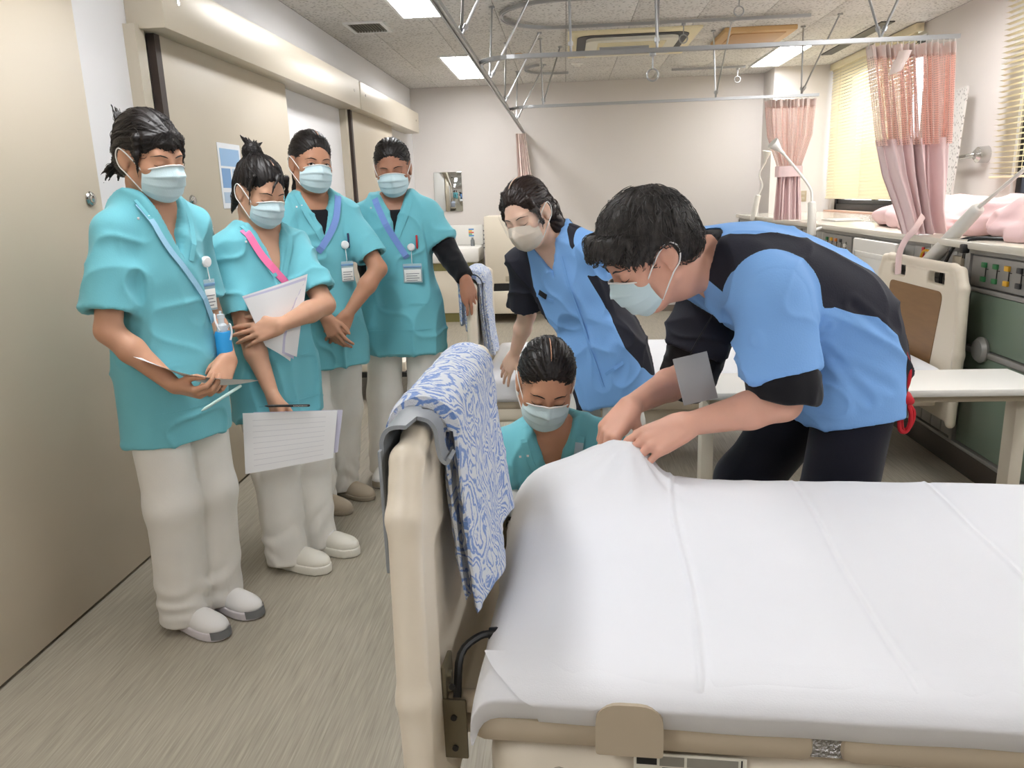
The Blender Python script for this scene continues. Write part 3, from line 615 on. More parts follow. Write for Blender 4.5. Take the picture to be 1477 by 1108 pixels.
b = MB(); b.span((-.035, -.006, -.055), (.035, 0, .055), .003); o = tag(b.build('wall_outlet', mat('taupe outlet plate', (176, 160, 136), .5), None, (2.44, 8.40, 1.22)), 'taupe socket plate on the pillar beside the tied curtain', 'outlet')
for z in (-.022, .022): b = MB(); b.span((-.016, -.010, z-.012), (.016, -.005, z+.012), .002); b.build('socket', M_BEIGE, o)
b = MB(); b.span((1.95, 5.9, 1.0635), (2.15, 6.2, 1.075), .003); tag(b.build('paper_tray', M_WPLAS), 'flat white tray lying on the counter below the far blind', 'tray')

# ---------------------------------------------------------------- far wall: sink, mirror, cabinet
M_MIRR = mat('mirror glass', (225, 228, 226), .03, metal=1.0)
t = empty('wall_mirror', (-1.29, YF-.005, 1.385), 0, 'frameless rectangular mirror on the far wall above the sink', 'mirror'); b = MB(); b.span((-.155, -.012, -.212), (.155, .0, .212), .002); b.build('glass', M_MIRR, t)
t = empty('sink_unit', (-1.18, 8.55, 0), 0, 'cream sink cabinet with white basin and olive kickboard under the mirror', 'sink'); OLV = mat('olive panel', (128, 122, 72), .5)
b = MB(); b.span((-.38, -.22, .10), (.24, .26, .56), .006); b.build('cabinet', M_CREAM, t); slab('kickboard', (-.36, -.20, 0), (.22, .26, .10), OLV, t); slab('band', (-.375, -.225, .56), (.235, .26, .64), OLV, t)
b = MB(); b.span((-.40, -.26, .64), (.26, .265, .80), .03); b.build('basin', M_WPLAS, t); b = MB(); b.span((-.40, .22, .80), (.26, .265, 1.02), .01); b.build('splashback', M_WPLAS, t)
b = MB(); b.tube(bez([(-.05, .16, .80), (-.05, .16, .93), (-.05, .06, .95), (-.05, .04, .90)], 16), .012, 8); b.build('tap', M_STEEL, t); b = MB(); b.lathe([(.002, .80), (.022, .80), (.022, .86), (.012, .875), (.012, .89), (.002, .89)], 12, M=Matrix.Translation((.16, .05, 0))); b.build('soap_bottle', M_GREY, t)
for x0, x1, z0, z1, lab in ((-1.06, -.98, .90, 1.00, 'small colourful notice above the sink'), (-.97, -.84, .72, .995, 'white printed notice sheet on the wall right of the sink')):
    o = tag(slab('notice', (x0, YF-.30 if x1 < -.95 else YF-.004, z0), (x1, YF-.298 if x1 < -.95 else YF-.001, z1), M_WPLAS), lab, 'notice')
    y = (YF-.3015 if x1 < -.95 else YF-.0055)
    for k in range(5):
        cc = [(110, 110, 114), (120, 120, 124), (90, 94, 100), (120, 120, 124), (90, 94, 100)][k] if x1 > -.95 else [(86, 150, 210), (240, 190, 60), (220, 110, 90), (110, 180, 120), (86, 150, 210)][k]
        zz = z1-(z1-z0)*(.15+.17*k); slab('print', (x0+.012, y, zz-.010), (x1-.012-.02*(k % 2), y+.001, zz+.004), mat('notice ink %d %d' % (k, x1 > -.95), cc, .6), o)
t = empty('equipment_cabinet', (-.60, 8.42, 0), 0, 'tall cream wheeled cabinet with black gap beside the sink', 'cabinet'); b = MB(); b.span((-.25, -.2, .42), (.25, .3, 1.12), .012); b.build('body', M_CREAM, t); slab('gap', (-.24, -.19, .34), (.24, .29, .42), M_BLK, t); b = MB(); b.span((-.25, -.22, .10), (.28, .3, .34), .012); b.build('drawer', M_CREAM, t); b = MB(); b.span((-.04, -.206, .44), (.14, -.198, .50), .003); b.build('vent_panel', M_BEIGE, t)
for x in (-.19, .21):
    b = MB(); b.lathe([(.002, -.014), (.035, -.014), (.04, 0), (.035, .014), (.002, .014)], 16, axis='x', M=Matrix.Translation((x, -.15, .041))); b.tube([(x, -.15, .041), (x, -.15, .10)], .01, 8); b.build('caster', M_BLK, t)
t = empty('linen_trolley', (-1.36, 5.35, 0), 0, 'low grey linen trolley seen between the two students at the back', 'trolley'); b = MB(); b.span((-.20, -.35, .20), (.28, .5, .27), .01); b.build('deck', M_CREAM, t); b = MB(); b.span((-.16, -.30, .27), (.24, .45, .62), .05); b.build('linen_bag', mat('blue white linen', (196, 204, 224), .85, var=(20, .2)), t); slab('bumper', (-.2, -.37, .17), (.29, .5, .20), M_BLK, t)
for x in (-.14, .20):
    b = MB(); b.lathe([(.002, -.016), (.05, -.016), (.056, 0), (.05, .016), (.002, .016)], 18, axis='x', M=Matrix.Translation((x, -.26, .057))); b.tube([(x, -.26, .057), (x, -.22, .17)], .014, 8); b.build('caster', M_BLK, t)
# ---------------------------------------------------------------- beds
M_SHEET = mat('white bed sheet', (230, 231, 235), .8, bump=(420, .06), spec=.25, sheen=.1); M_MATT = mat('white mattress cover', (230, 230, 232), .85); M_WOODP = mat('brown wood insert', (132, 98, 62), .5, var=(6, .08, (1, 1, 8))); M_FRAME = mat('taupe bed frame', (178, 164, 142), .45); M_BRKT = mat('olive steel bracket', (120, 112, 92), .4, metal=.5); M_CLO = mat('pale board plastic', (230, 219, 200), .38)
def M_towel(name, sc, dark=.44):
    m = mat(name, (226, 230, 240), .95, bump=(520, .5), sheen=.3); N, L, b = nodes_of(m)
    tc = N.new('ShaderNodeTexCoord'); n = N.new('ShaderNodeTexNoise'); n.inputs['Scale'].default_value = 6*sc; n.inputs['Detail'].default_value = 1; L.new(tc.outputs['Object'], n.inputs['Vector'])
    sm = N.new('ShaderNodeVectorMath'); sm.operation = 'SCALE'; sm.inputs['Scale'].default_value = .22; L.new(n.outputs['Color'], sm.inputs[0])
    ad = N.new('ShaderNodeVectorMath'); ad.operation = 'ADD'; L.new(tc.outputs['Object'], ad.inputs[0]); L.new(sm.outputs[0], ad.inputs[1])
    mp = N.new('ShaderNodeMapping'); mp.inputs['Scale'].default_value = (1, 1.1, .6); L.new(ad.outputs[0], mp.inputs[0])
    w_ = N.new('ShaderNodeTexWave'); w_.wave_type = 'RINGS'; w_.inputs['Scale'].default_value = 11*sc; w_.inputs['Distortion'].default_value = 9; w_.inputs['Detail'].default_value = 2.5; w_.inputs['Detail Scale'].default_value = 1.6; L.new(mp.outputs[0], w_.inputs['Vector'])
    v = N.new('ShaderNodeTexVoronoi'); v.inputs['Scale'].default_value = 300; L.new(tc.outputs['Object'], v.inputs['Vector'])
    mm = N.new('ShaderNodeMath'); mm.operation = 'MULTIPLY_ADD'; mm.inputs[1].default_value = .5; L.new(v.outputs['Distance'], mm.inputs[0]); L.new(w_.outputs['Fac'], mm.inputs[2])
    cr = N.new('ShaderNodeValToRGB'); e = cr.color_ramp.elements; e[0].position = dark; e[0].color = (*lin((118, 154, 218)), 1); e[1].position = .80; e[1].color = (*lin((228, 233, 242)), 1); L.new(mm.outputs[0], cr.inputs[0]); L.new(cr.outputs[0], b.inputs['Base Color'])
    return m
def vol_obj(v, name, m, parent, sm=1, loc=(0, 0, 0), rot=(0, 0, 0), ns=0):
    X, Q = v.mesh(sm)
    if ns: X = X+normals(X, Q)*(ns*vnoise(X, 30, 3))[:, None]
    return new_obj(name, np_mesh(name, X, Q, m), parent, loc, rot)
def board(parent, name, w_, z0, z1, u, m, holes=True, insert=None, recess=0, rot=0.0, v0=0.0, taper=.03, vox=.006):
    """moulded bed end board standing across the bed; local x = along the bed"""
    v = Vol((-.06, -.08, z0-.03), (.06, w_+.08, z1+.05), vox)
    v.rbox((0, w_/2, (z0+z1)/2-.02), (.019, w_/2-.02, (z1-z0)/2-.02), None, .015, 0)
    for s in (0, 1):
        y = s*w_; iy = 1 if s == 0 else -1
        v.chain([(0, y+iy*.012, z0), (0, y, z0+(z1-z0)*.45), (0, y+iy*.012, z1-.10), (0, y+iy*.05, z1-.03), (0, y+iy*.12, z1-.016)], [.021, .024, .023, .022, .019], .014)
    v.cap((0, .11, z1-.018), (0, w_-.11, z1-.018), .020, .020, .012)
    if holes:
        for c in (.27, .73): v.rbox((0, w_*c, z1-.075), (.05, .085, .026), None, .015, .006, 'sub')
    if recess: v.rbox((recess*.022, w_/2, (z0+z1)/2-.03), (.012, w_/2-.10, (z1-z0)/2-.14), None, .03, .01, 'sub')
    o = vol_obj(v, name, m, parent, 2, (u, v0, 0), (0, 0, rot))
    if insert:
        ins = rounded([(w_*.17, z1-.13), (w_*.83, z1-.13), (w_*.74, z0+.16), (w_*.26, z0+.16)], .05, 6)
        b = MB(); b.prism(ins, -.0215, .0215, 'x'); b.build('insert_panel', insert, o)
    return o
def caster(parent, x, y, r=.06, cover=None):
    b = MB(); b.lathe([(.002, -.02), (r*.8, -.02), (r, -.008), (r, .008), (r*.8, .02), (.002, .02)], 20, axis='y', M=Matrix.Translation((x, y, r+.001))); o = b.build('caster', M_BLK, parent)
    v = Vol((x-.13, y-.07, .03), (x+.13, y+.07, .22), .007); v.ell((x, y, .09), (.095, .045, .075), None, 0); v.rbox((x+.02, y, .15), (.06, .04, .03), None, .02, .03); v.rbox((x, y, .04), (.085, .012, .05), None, .01, .0, 'sub'); v.half((0, 0, .045), (0, 0, -1)); vol_obj(v, 'caster_cover', cover or M_CREAM, parent)

# --- near bed
BA = empty('hospital_bed', (-.10, .99, 0), R_(-4), 'near hospital bed with cream footboard and taupe frame in the foreground', 'bed')
fb_rot = R_(2.2); fbo = board(BA, 'footboard', .815, .33, 1.0, -.122, M_CLO, False, None, 1, fb_rot, -.045, vox=.005)
board(BA, 'headboard', .86, .35, 1.02, 2.06, M_CLO, True, M_WOODP, 0, 0, -.01)
for y0, y1 in ((.018, .062), (.768, .812)):
    for u0, u1 in ((-.055, .445), (.478, 1.0), (1.03, 1.98)): b = MB(); b.span((u0, y0, .512), (u1, y1, .560), .018); b.build('side_rail', M_FRAME, BA)
b = MB(); b.span((.44, .03, .518), (.485, .05, .553)); b.build('rail_joint', mat('crumpled foil', (190, 190, 190), .25, metal=.9, bump=(160, 1.0)), BA)
out = rounded([(.133, .540), (.228, .540), (.228, .622), (.133, .622)], [.006, .006, .035, .035], 6); b = MB(); b.prism(out, -.022, .03, 'y'); b.build('mattress_stop', M_FRAME, BA)
b = MB(); b.span((-.04, .04, .505), (1.98, .79, .535), .004); b.build('mattress_deck', M_FRAME, BA)
v = Vol((-.09, .01, .26), (2.02, .82, .52), .012); v.rbox((.70, .415, .407), (.74, .380, .105), None, .06, 0); v.rbox((1.72, .415, .42), (.25, .33, .06), None, .04, 0); vol_obj(v, 'base_cover', M_CREAM, BA)
b = MB(); b.lathe([(.002, 0), (.014, 0), (.017, -.004), (.017, .01), (.002, .01)], 16, axis='y', M=Matrix.Translation((.075, .04, .448))); b.build('screw_cap', M_BRKT, BA)
for u in (.16, 1.75):
    b = MB(); b.span((u-.05, .10, .16), (u+.05, .73, .30), .02); b.build('cross_beam', M_FRAME, BA)
    for y in (.14, .69): caster(BA, u, y)
b = MB(); b.span((.16, .36, .16), (1.75, .47, .24), .02); b.build('centre_beam', M_FRAME, BA)
# brackets carrying the footboard
for y in (.055, .70):
    b = MB(); b.span((-.108, y, .455), (-.100, y+.05, .615), .003); b.span((-.108, y-.003, .455), (-.07, y+.003, .56), .002); b.build('board_bracket', M_BRKT, BA)
    b = MB(); b.tube([(-.10, y+.045, .505), (-.02, y+.045, .505)], .030, 12); b.tube([(-.10, y+.02, .545), (-.02, y+.02, .545)], .018, 10); b.build('bracket_arm', M_FRAME, BA)
    for z in (.475, .53, .585): b = MB(); b.lathe([(.001, 0), (.005, 0), (.005, .003), (.001, .003)], 10, axis='y', M=Matrix.Translation((-.09, y-.006, z))); b.build('bolt', M_BLK, BA)
    for z in (.595, .57): b = MB(); b.lathe([(.001, 0), (.007, 0), (.006, .006), (.001, .007)], 10, axis='x', M=Matrix.Translation((-.10, y+.015, z))); b.build('bolt', M_BRKT, BA)
b = MB(); b.tube(bez([(-.085, .06, .56), (-.085, .10, .61), (-.06, .13, .625), (-.035, .14, .625), (-.015, .14, .625)], 18), .0065, 8); b.tube([(-.045, .14, .625), (-.02, .14, .625)], [.010, .013], 10); b.build('control_cable', M_BLK, BA)
# warning sticker on the base cover
st = MB(); st.span((.188, .031, .441), (.352, .0335, .505)); so = st.build('warning_sticker', mat('sticker white', (226, 222, 208), .5), BA)
for (u0, u1, z0, z1, m) in [(a_, b_, c_+.023, d_+.023, e_) for a_, b_, c_, d_, e_ in [(.192, .222, .463, .479, M_BLK), (.226, .262, .462, .478, mat('sticker grey print', (140, 136, 126), .6)), (.266, .340, .462, .478, mat('sticker grey print', (140, 136, 126), .6)), (.23, .29, .455, .459, M_BLK), (.196, .2, .436, .448, M_BLK), (.192, .204, .449, .455, mat('sticker yellow', (220, 190, 60), .5)), (.344, .346, .463, .479, M_BLK)]]: slab('printed_block', (u0, .0302, z0), (u1, .0312, z1), m, so)
for k in range(4):
    for q in (0, 1): slab('printed_line', (.208+.07*q, .0302, .470-.007*k), (.270+.07*q-.012*((k+q) % 2), .0312, .4725-.007*k), mat('sticker ink', (70, 66, 60), .6), so)
# mattress and sheet
b = MB(); b.span((-.01, .035, .537), (1.97, .80, .636), .02); mo = b.build('mattress', M_MATT); mo.location = BA.location; mo.rotation_euler = BA.rotation_euler; tag(mo, 'mattress on the near bed, wrapped under the white sheet', 'mattress')
def sheet_fn():
    prof = [(.052, .540), (.030, .552), (.010, .575), (-.006, .600), (-.013, .613), (-.011, .620), (-.004, .629), (.006, .636), (.018, .6415), (.035, .6445), (.06, .646)]
    prof = [tuple(p) for p in bez([np.array(p) for p in prof], 40)]+[(.06+.0125*k, .646) for k in range(1, 61)]
    prof += [(.822, .644), (.832, .638), (.838, .628), (.842, .612), (.844, .590), (.844, .560)]
    P = np.array(prof); us = [(-.046, .105), (-.049, .085), (-.050, .065), (-.049, .045), (-.044, .026), (-.036, .013), (-.026, .005), (-.014, .001)]
    ug = set(np.round(np.arange(0, 2.0, .0125), 4))
    for c in (.283, .567, .862, 1.15, 1.44):
        ug |= set(np.round(np.arange(c-.03, c+.03, .004), 4))
    U = [(a, -d) for a, d in us]+[(a, 0.0) for a in sorted(ug)]
    G = np.zeros((len(U), len(P), 3))
    ss = lambda a, b, x: np.clip((x-a)/(b-a), 0, 1)**2*(3-2*np.clip((x-a)/(b-a), 0, 1))
    for i, (u, dz) in enumerate(U):
        v, z = P[:, 0].copy(), P[:, 1].copy()
        uu = np.full(len(P), u)
        if dz < 0:
            k = -dz/.105; uu = uu-(.0+.055*ss(.05, .8, v))*k**.8*(1 if u < 0 else 0)+.004*np.sin(v*23)*k
            z = z+dz*(1.0+.0*v); z = np.maximum(z, .535)
        lift = np.exp(-((u-.195)/(.20 if u < .195 else .055))**2)*ss(.56, .83, v)
        top = z > .60
        z = z+.083*lift*np.where(v > .8, 1.0, 1.0)+.0
        v = v+.045*lift
        for c, amp in ((.283, .0035), (.567, .0020), (.862, .0026), (1.15, .002), (1.44, .002)):
            wob = .006*math.sin(7*c)*np.sin(v*9+c*20); q = u-c-wob
            z = z+(amp*np.exp(-(q/.0045)**2)-amp*.7*np.exp(-((q-.010)/.006)**2))*(v > .0)
        G[i, :, 0], G[i, :, 1], G[i, :, 2] = uu, v, z
    X = G.reshape(-1, 3); nz = .0022*vnoise(X, (7, 7, 3), 41)+.0014*(1-2*np.abs(vnoise(X, (16, 9, 5), 42)))
    X[:, 2] += nz
    # soft pulls radiating from the lifted corner
    dx, dy = X[:, 0]-.19, X[:, 1]-.86; r = np.hypot(dx, dy); a = np.arctan2(dy, dx); X[:, 2] += .0065*np.sin(a*15)*np.exp(-(r/.20)**2)*np.clip(r/.05, 0, 1)
    m = len(P); Q = [(i*m+j, (i+1)*m+j, (i+1)*m+j+1, i*m+j+1) for i in range(len(U)-1) for j in range(m-1)]
    return X, Q, P
SX, SQ, SP = sheet_fn()
sh = empty('bed_sheet', (-.10, .99, .54), R_(-4), 'white sheet spread over the near bed, far corner lifted by the man', 'sheet')
new_obj('sheet', np_mesh('sheet', SX-V3(0, 0, .54), SQ, M_SHEET), sh)
sp_ = SP[:41]     # side fall: an outer layer whose foot edge runs diagonally from the corner
def flap(a, b):
    j = b*40; i0 = int(min(j, 39)); f = j-i0; p = sp_[i0]*(1-f)+sp_[i0+1]*f; t = 1-b
    u0 = -.038+.085*min(1, t*1.5); u = u0+(1.98-u0)*a; bulge = .004*min(1, t*5)
    return (u, p[0]-bulge-.0015, p[1]-.0015*t-.54+.0012*math.sin(u*31+b*4)*t)
b = MB(); b.grid(flap, 160, 24); b.grid(lambda a, c: tuple(np.array(flap(a, c))+V3(.001, .0022, 0)), 160, 24); b.build('side_fall', M_SHEET, sh)
# grey hook over the footboard, and the towel
hk = empty('hook_hanger', (-.10, .99, 0), R_(-4), 'grey plastic hook hanging over the near end of the near footboard', 'hook')
prof = [(-.036, .84), (-.036, .97), (-.034, 1.000), (-.022, 1.014), (0, 1.016), (.020, 1.012), (.031, .998), (.033, .975), (.037, .955), (.045, .948), (.050, .955)]
prof = [tuple(p) for p in bez([np.array(p) for p in prof], 40)]
def strip(y0, y1, th, prof, taper=None):
    mb = MB(); n = len(prof); v = []
    for i, (x, z) in enumerate(prof):
        a = prof[max(i-1, 0)]; c = prof[min(i+1, n-1)]; t = Vector((c[0]-a[0], c[1]-a[1])).normalized(); nn = Vector((-t.y, t.x))*th/2
        ya, yb = (y0, y1) if taper is None else taper(i/(n-1))
        for s, y in ((1, ya), (1, yb), (-1, yb), (-1, ya)): v.append((x+nn.x*s, y, z+nn.y*s))
    f = [(i*4+j, i*4+(j+1) % 4, i*4+4+(j+1) % 4, i*4+4+j) for i in range(n-1) for j in range(4)]+[(0, 1, 2, 3), tuple((n-1)*4+j for j in range(4))]
    mb._add(v, f, True); return mb
strip(.0, 1, .006, prof, lambda t: (.055, .155) if t < .42 else (.10, .14)).build('hook_band', M_GREY, hk, (-.122, -.045, 0), (0, 0, fb_rot))
b = MB(); b.span((-.040, .045, .80), (-.034, .165, .985), .003); b.build('hook_plate', M_GREY, hk, (-.122, -.045, 0), (0, 0, fb_rot))
def towel(root, w0, w1, top, zl, zr, loc, rot, m, seed, th=.016, r=.030, flare=.03):
    """folded towel thrown over a board: two thick layers"""
    for k, nm in ((0, 'inner_layer'), (1, 'outer_layer')):
        rr = r+k*(th*1.12); zt = top-r; pts = [(-rr, zl+.03*k)]+[(-rr, zl+(zt-zl)*t) for t in (.35, .7)]+[(rr*math.cos(a), zt+rr*math.sin(a)) for a in np.linspace(math.pi, 0, 9)]+[(rr+flare*t*t, zt+(zr+.02*(1-k)-zt)*t) for t in (.15, .3, .45, .6, .75, .9, 1.0)]
        C = bez([np.array(p) for p in pts], 90); n = len(C); ny = 30; loop = []
        T = [unit(C[min(i+1, n-1)]-C[max(i-1, 0)]) for i in range(n)]; O_ = [C[i]+np.array([-T[i][1], T[i][0]])*th/2 for i in range(n)]; I_ = [C[i]-np.array([-T[i][1], T[i][0]])*th/2 for i in range(n)]
        capR = [C[-1]+th/2*(np.array([-T[-1][1], T[-1][0]])*math.cos(a)+T[-1]*math.sin(a)) for a in np.linspace(0, math.pi, 7)[1:-1]]; capL = [C[0]+th/2*(-np.array([-T[0][1], T[0][0]])*math.cos(a)-T[0]*math.sin(a)) for a in np.linspace(0, math.pi, 7)[1:-1]]
        loop = np.array(O_+capR+I_[::-1]+capL); L = len(loop); V = []
        for j in range(ny+1):
            e = j/ny; edge = min(1, min(e, 1-e)*14)**.5
            for (x, z) in loop:
                hang = max(0, (zt-z)/(zt-zr)) if x > 0 else 0
                ww = w0+(w1-w0)*e+(.02*hang*(.5-e))+.01*k*(e-.5); cx = np.interp(z, [zr, zt], [rr+flare, rr]) if x > 0 else -rr
                V.append((x+(0 if z > zt else (cx-x)*(1-edge)*.8)+hang*.010*math.sin(e*9+seed+z*5), ww, z-(0 if z < zt else (1-edge)*.006)-.006*hang*math.sin(e*5+seed)))
        Q = [(j*L+i, j*L+(i+1) % L, (j+1)*L+(i+1) % L, (j+1)*L+i) for j in range(ny) for i in range(L)]; X = np.array(V); Q = np.array(Q); N = normals(X, Q); X = X+N*(.0020*vnoise(X, 55, seed)+.0028*vnoise(X, 16, seed+2))[:, None]
        o = new_obj(nm, np_mesh(nm, X, Q, m), root, loc, rot)
        for e in (0, ny):
            bm = bmesh.new(); bm.from_mesh(o.data); bm.verts.ensure_lookup_table(); n2 = len(C); h = [bm.verts[e*L+i] for i in range(L)]
            for i in range(n2-1):
                try: bm.faces.new((h[i], h[i+1], h[(n2-1-i-1)+n2+len(capR)], h[(n2-1-i)+n2+len(capR)]))
                except Exception: pass
            bm.to_mesh(o.data); bm.free()
tw = empty('towel', (-.10, .99, 0), R_(-4), 'blue and white patterned towel folded over the near footboard', 'towel', 'towels on the footboards')
towel(tw, .165, .60, 1.012, .80, .68, (-.122, -.045, 0), (0, 0, fb_rot), M_towel('blue white terry', 1.9, .40), 1)

# --- far bed
BB = empty('hospital_bed', (-.40, 3.47, 0), 0, 'far hospital bed with brown panelled headboard behind the man', 'bed')
board(BB, 'footboard', .88, .28, .945, -.03, M_CLO, True, None, 0, 0, 0); board(BB, 'headboard', .90, .26, .965, 2.11, M_CLO, True, M_WOODP, 0, 0, -.01)
for y0, y1 in ((.02, .06), (.82, .86)): b = MB(); b.span((.02, y0, .335), (2.05, y1, .395), .014); b.build('side_rail', M_FRAME, BB)
b = MB(); b.span((.0, .05, .335), (2.06, .83, .375), .004); b.build('mattress_deck', M_FRAME, BB)
v = Vol((-.02, -.02, .16), (2.06, .90, .36), .014); v.rbox((1.0, .44, .265), (.80, .34, .07), None, .05, 0); v.rbox((.10, .06, .34), (.11, .07, .05), None, .03, 0); vol_obj(v, 'base_cover', M_CREAM, BB)
for u in (.22, 1.72):
    b = MB(); b.span((u-.06, .02, .13), (u+.06, .86, .20), .02); b.build('cross_beam', M_CREAM, BB)
    for y in (.06, .82): caster(BB, u, y, .065)
b = MB(); b.span((.3, .40, .13), (1.7, .48, .19), .02); b.build('centre_beam', M_CREAM, BB)
v = Vol((-.02, -.03, .36), (2.10, .91, .54), .010); v.rbox((1.04, .44, .448), (1.03, .435, .066), None, .035, 0); X, Q = v.mesh(1); X = X+normals(X, Q)*(.003*vnoise(X, (7, 9, 20), 51)+.002*(1-2*np.abs(vnoise(X, (12, 5, 9), 52))))[:, None]
tag(new_obj('mattress', np_mesh('mattress', X-V3(0, 0, .38), Q, M_SHEET), None, (-.40, 3.47, .38)), 'white made-up mattress on the far bed beside the nurse', 'mattress')
tb = empty('towel', (-.43, 3.47, 0), 0, 'blue and white folded towel over the far footboard', 'towel', 'towels on the footboards'); towel(tb, .07, .36, .972, .72, .60, (0, 0, 0), (0, 0, 0), M_towel('pale blue terry', 2.2, .18), 5, .02, .034, .02)

# --- overbed table
t = empty('overbed_table', (1.03, 2.73, 0), 0, 'long white overbed table on beige posts standing behind the man', 'table')
b = MB(); b.span((-.57, -.155, .625), (.57, .145, .652), .008); b.build('table_top', M_WPLAS, t); b = MB(); b.span((-.55, -.12, .598), (.55, .12, .625), .006); b.build('top_frame', M_BEIGE, t)
for s in (-1, 1):
    b = MB(); b.span((s*.535-.022, -.035, .07), (s*.535+.022, .035, .60), .004); b.build('post', M_CREAM, t); b = MB(); b.span((s*.535-.03, -.21, .05), (s*.535+.03, .21, .085), .008); b.build('foot', M_CREAM, t)
    for y in (-.18, .18): b = MB(); b.lathe([(.002, -.012), (.022, -.012), (.025, 0), (.022, .012), (.002, .012)], 14, axis='x', M=Matrix.Translation((s*.535, y, .026))); b.build('caster', M_BLK, t)
b = MB(); b.lathe([(.002, 0), (.012, 0), (.012, -.02), (.018, -.024), (.018, -.035), (.002, -.036)], 12, M=Matrix.Translation((-.50, -.10, .60))); b.build('lock_knob', M_BLK, t)
# ---------------------------------------------------------------- people
UP = V3(0, 0, 1)
def facing(th, pitch=0.0, roll=0.0):
    """columns right, forward, up; th=0 looks at -Y, th=90 at +X; pitch>0 looks down; roll>0 tilts towards own right"""
    t, p, r = R_(th), R_(pitch), R_(roll)
    f0 = V3(math.sin(t), -math.cos(t), 0); f = f0*math.cos(p)-UP*math.sin(p); u = UP*math.cos(p)+f0*math.sin(p)
    rt = np.cross(f, u); rt2 = rt*math.cos(r)-u*math.sin(r); u2 = u*math.cos(r)+rt*math.sin(r)
    return np.stack([rt2, f, u2], 1)
def ik(S, W, l1, l2, pole):
    S = np.asarray(S, float); W = np.asarray(W, float); d = W-S; L = np.linalg.norm(d)
    k = max(1.0, L/(l1+l2)*1.002); l1 *= k; l2 *= k
    a = (l1*l1-l2*l2+L*L)/(2*L); hgt = math.sqrt(max(l1*l1-a*a, 1e-8)); u = d/L
    p = np.asarray(pole, float); p = unit(p-u*(p@u)); return S+u*a+p*hgt

def add_head(v, c, M, s, male=False):
    P = lambda x, y, z: c+M@(np.array([x, y, z])*s)
    E = lambda x, y, z, a, b, d, k=.012, op='add', R=None: v.ell(P(x, y, z), np.array([a, b, d])*s, M if R is None else M@R, k*s, op)
    E(0, -.012, .033, .075, .094, .084, 0)
    E(0, .030, -.022, .0625, .066, .086, .03)
    E(0, .046, -.082, .040 if not male else .047, .045, .034, .035)
    for q in (-1, 1):
        E(q*.040, .060, -.026, .026, .024, .024, .02)
        v.cap(P(q*.058, .005, -.06), P(q*.030, .062, -.096), .016*s, .014*s, .03*s)
    v.cap(P(-.034, .083 if male else .0785, .017), P(.034, .083 if male else .0785, .017), .012*s, .012*s, .016*s)
    v.cap(P(0, .090, .006), P(0, .108, -.033), .0075*s, .0115*s, .012*s)
    for q in (-1, 1):
        E(q*.031, .103, -.001, .0165, .013, .0095, .012, 'sub')
        E(q*.031, .0815, -.002, .0148, .0135, .0125, .004)
        a = R_(18*q); Re = np.array([[math.cos(a), -math.sin(a), 0], [math.sin(a), math.cos(a), 0], [0, 0, 1]])
        E(q*.077, -.010, -.008, .0075, .0195, .032, .006, 'add', Re)
        E(q*.087, -.006, -.004, .006, .011, .019, .004, 'sub', Re)
        E(q*.077, -.002, -.034, .006, .009, .011, .006)

def add_hand(v, w, fdir, pal, right, curl, thumb=(0.75, 0.6, 0.25), s=1.0, spread=0.05, tcurl=15):
    """w wrist; fdir towards the knuckles; pal the way the palm faces; curl: degrees per finger (3 joints each)"""
    f = unit(fdir); n = unit(np.asarray(pal, float)-f*(np.asarray(pal, float)@f)); t = np.cross(f, n) if right else np.cross(n, f)
    w = np.asarray(w, float); off = [.029, .0095, -.0105, -.029]; LK = [.086, .090, .085, .075]
    K = [w+(f*LK[i]+t*off[i]-n*(.003 if i in (1, 2) else 0))*s for i in range(4)]
    for i in range(4):
        v.cap(w+(t*off[i]*.62+f*.004)*s, K[i], .0145*s, .0108*s, .012*s)
    v.cap(w+(f*.02+t*.012+n*.004)*s, w+(f*.06+t*.022+n*.006)*s, .016*s, .012*s, .014*s)
    v.cap(w+(f*.02-t*.018+n*.004)*s, w+(f*.06-t*.024+n*.004)*s, .013*s, .011*s, .012*s)
    SEG = [(.043, .026, .020), (.047, .030, .021), (.043, .028, .021), (.034, .020, .018)]
    RAD = [(.0098, .0086, .0078, .0064)]*3+[(.0086, .0074, .0067, .0056)]
    tips = []
    for i in range(4):
        c = curl[i] if isinstance(curl[i], (list, tuple)) else [curl[i]]*3
        p = K[i]; a = 0.0; sp = (1.5-i)*spread
        d0 = unit(f+t*sp)
        for j in range(3):
            a += R_(c[j]); d = d0*math.cos(a)+n*math.sin(a); q = p+d*SEG[i][j]*s
            v.cap(p, q, RAD[i][j]*s, RAD[i][j+1]*s, (.006 if j == 0 else .0025)*s); p = q
        tips.append((p, d, unit(-n*math.cos(a)+d0*math.sin(a))))
    b = w+(f*.022+t*.021+n*.004)*s; d = unit(f*thumb[0]+t*thumb[1]+n*thumb[2]); p = b
    for j, (L, r0, r1) in enumerate([(.042, .0135, .0115), (.034, .0112, .0098), (.026, .0098, .0072)]):
        q = p+d*L*s; v.cap(p, q, r0*s, r1*s, (.012 if j == 0 else .003)*s); p = q
        ax = unit(f-d*(d@f)); d = unit(d*math.cos(R_(tcurl))+ax*math.sin(R_(tcurl)))
    tips.append((p, d, unit(np.cross(d, np.cross(t, d)))*1.0))
    return tips

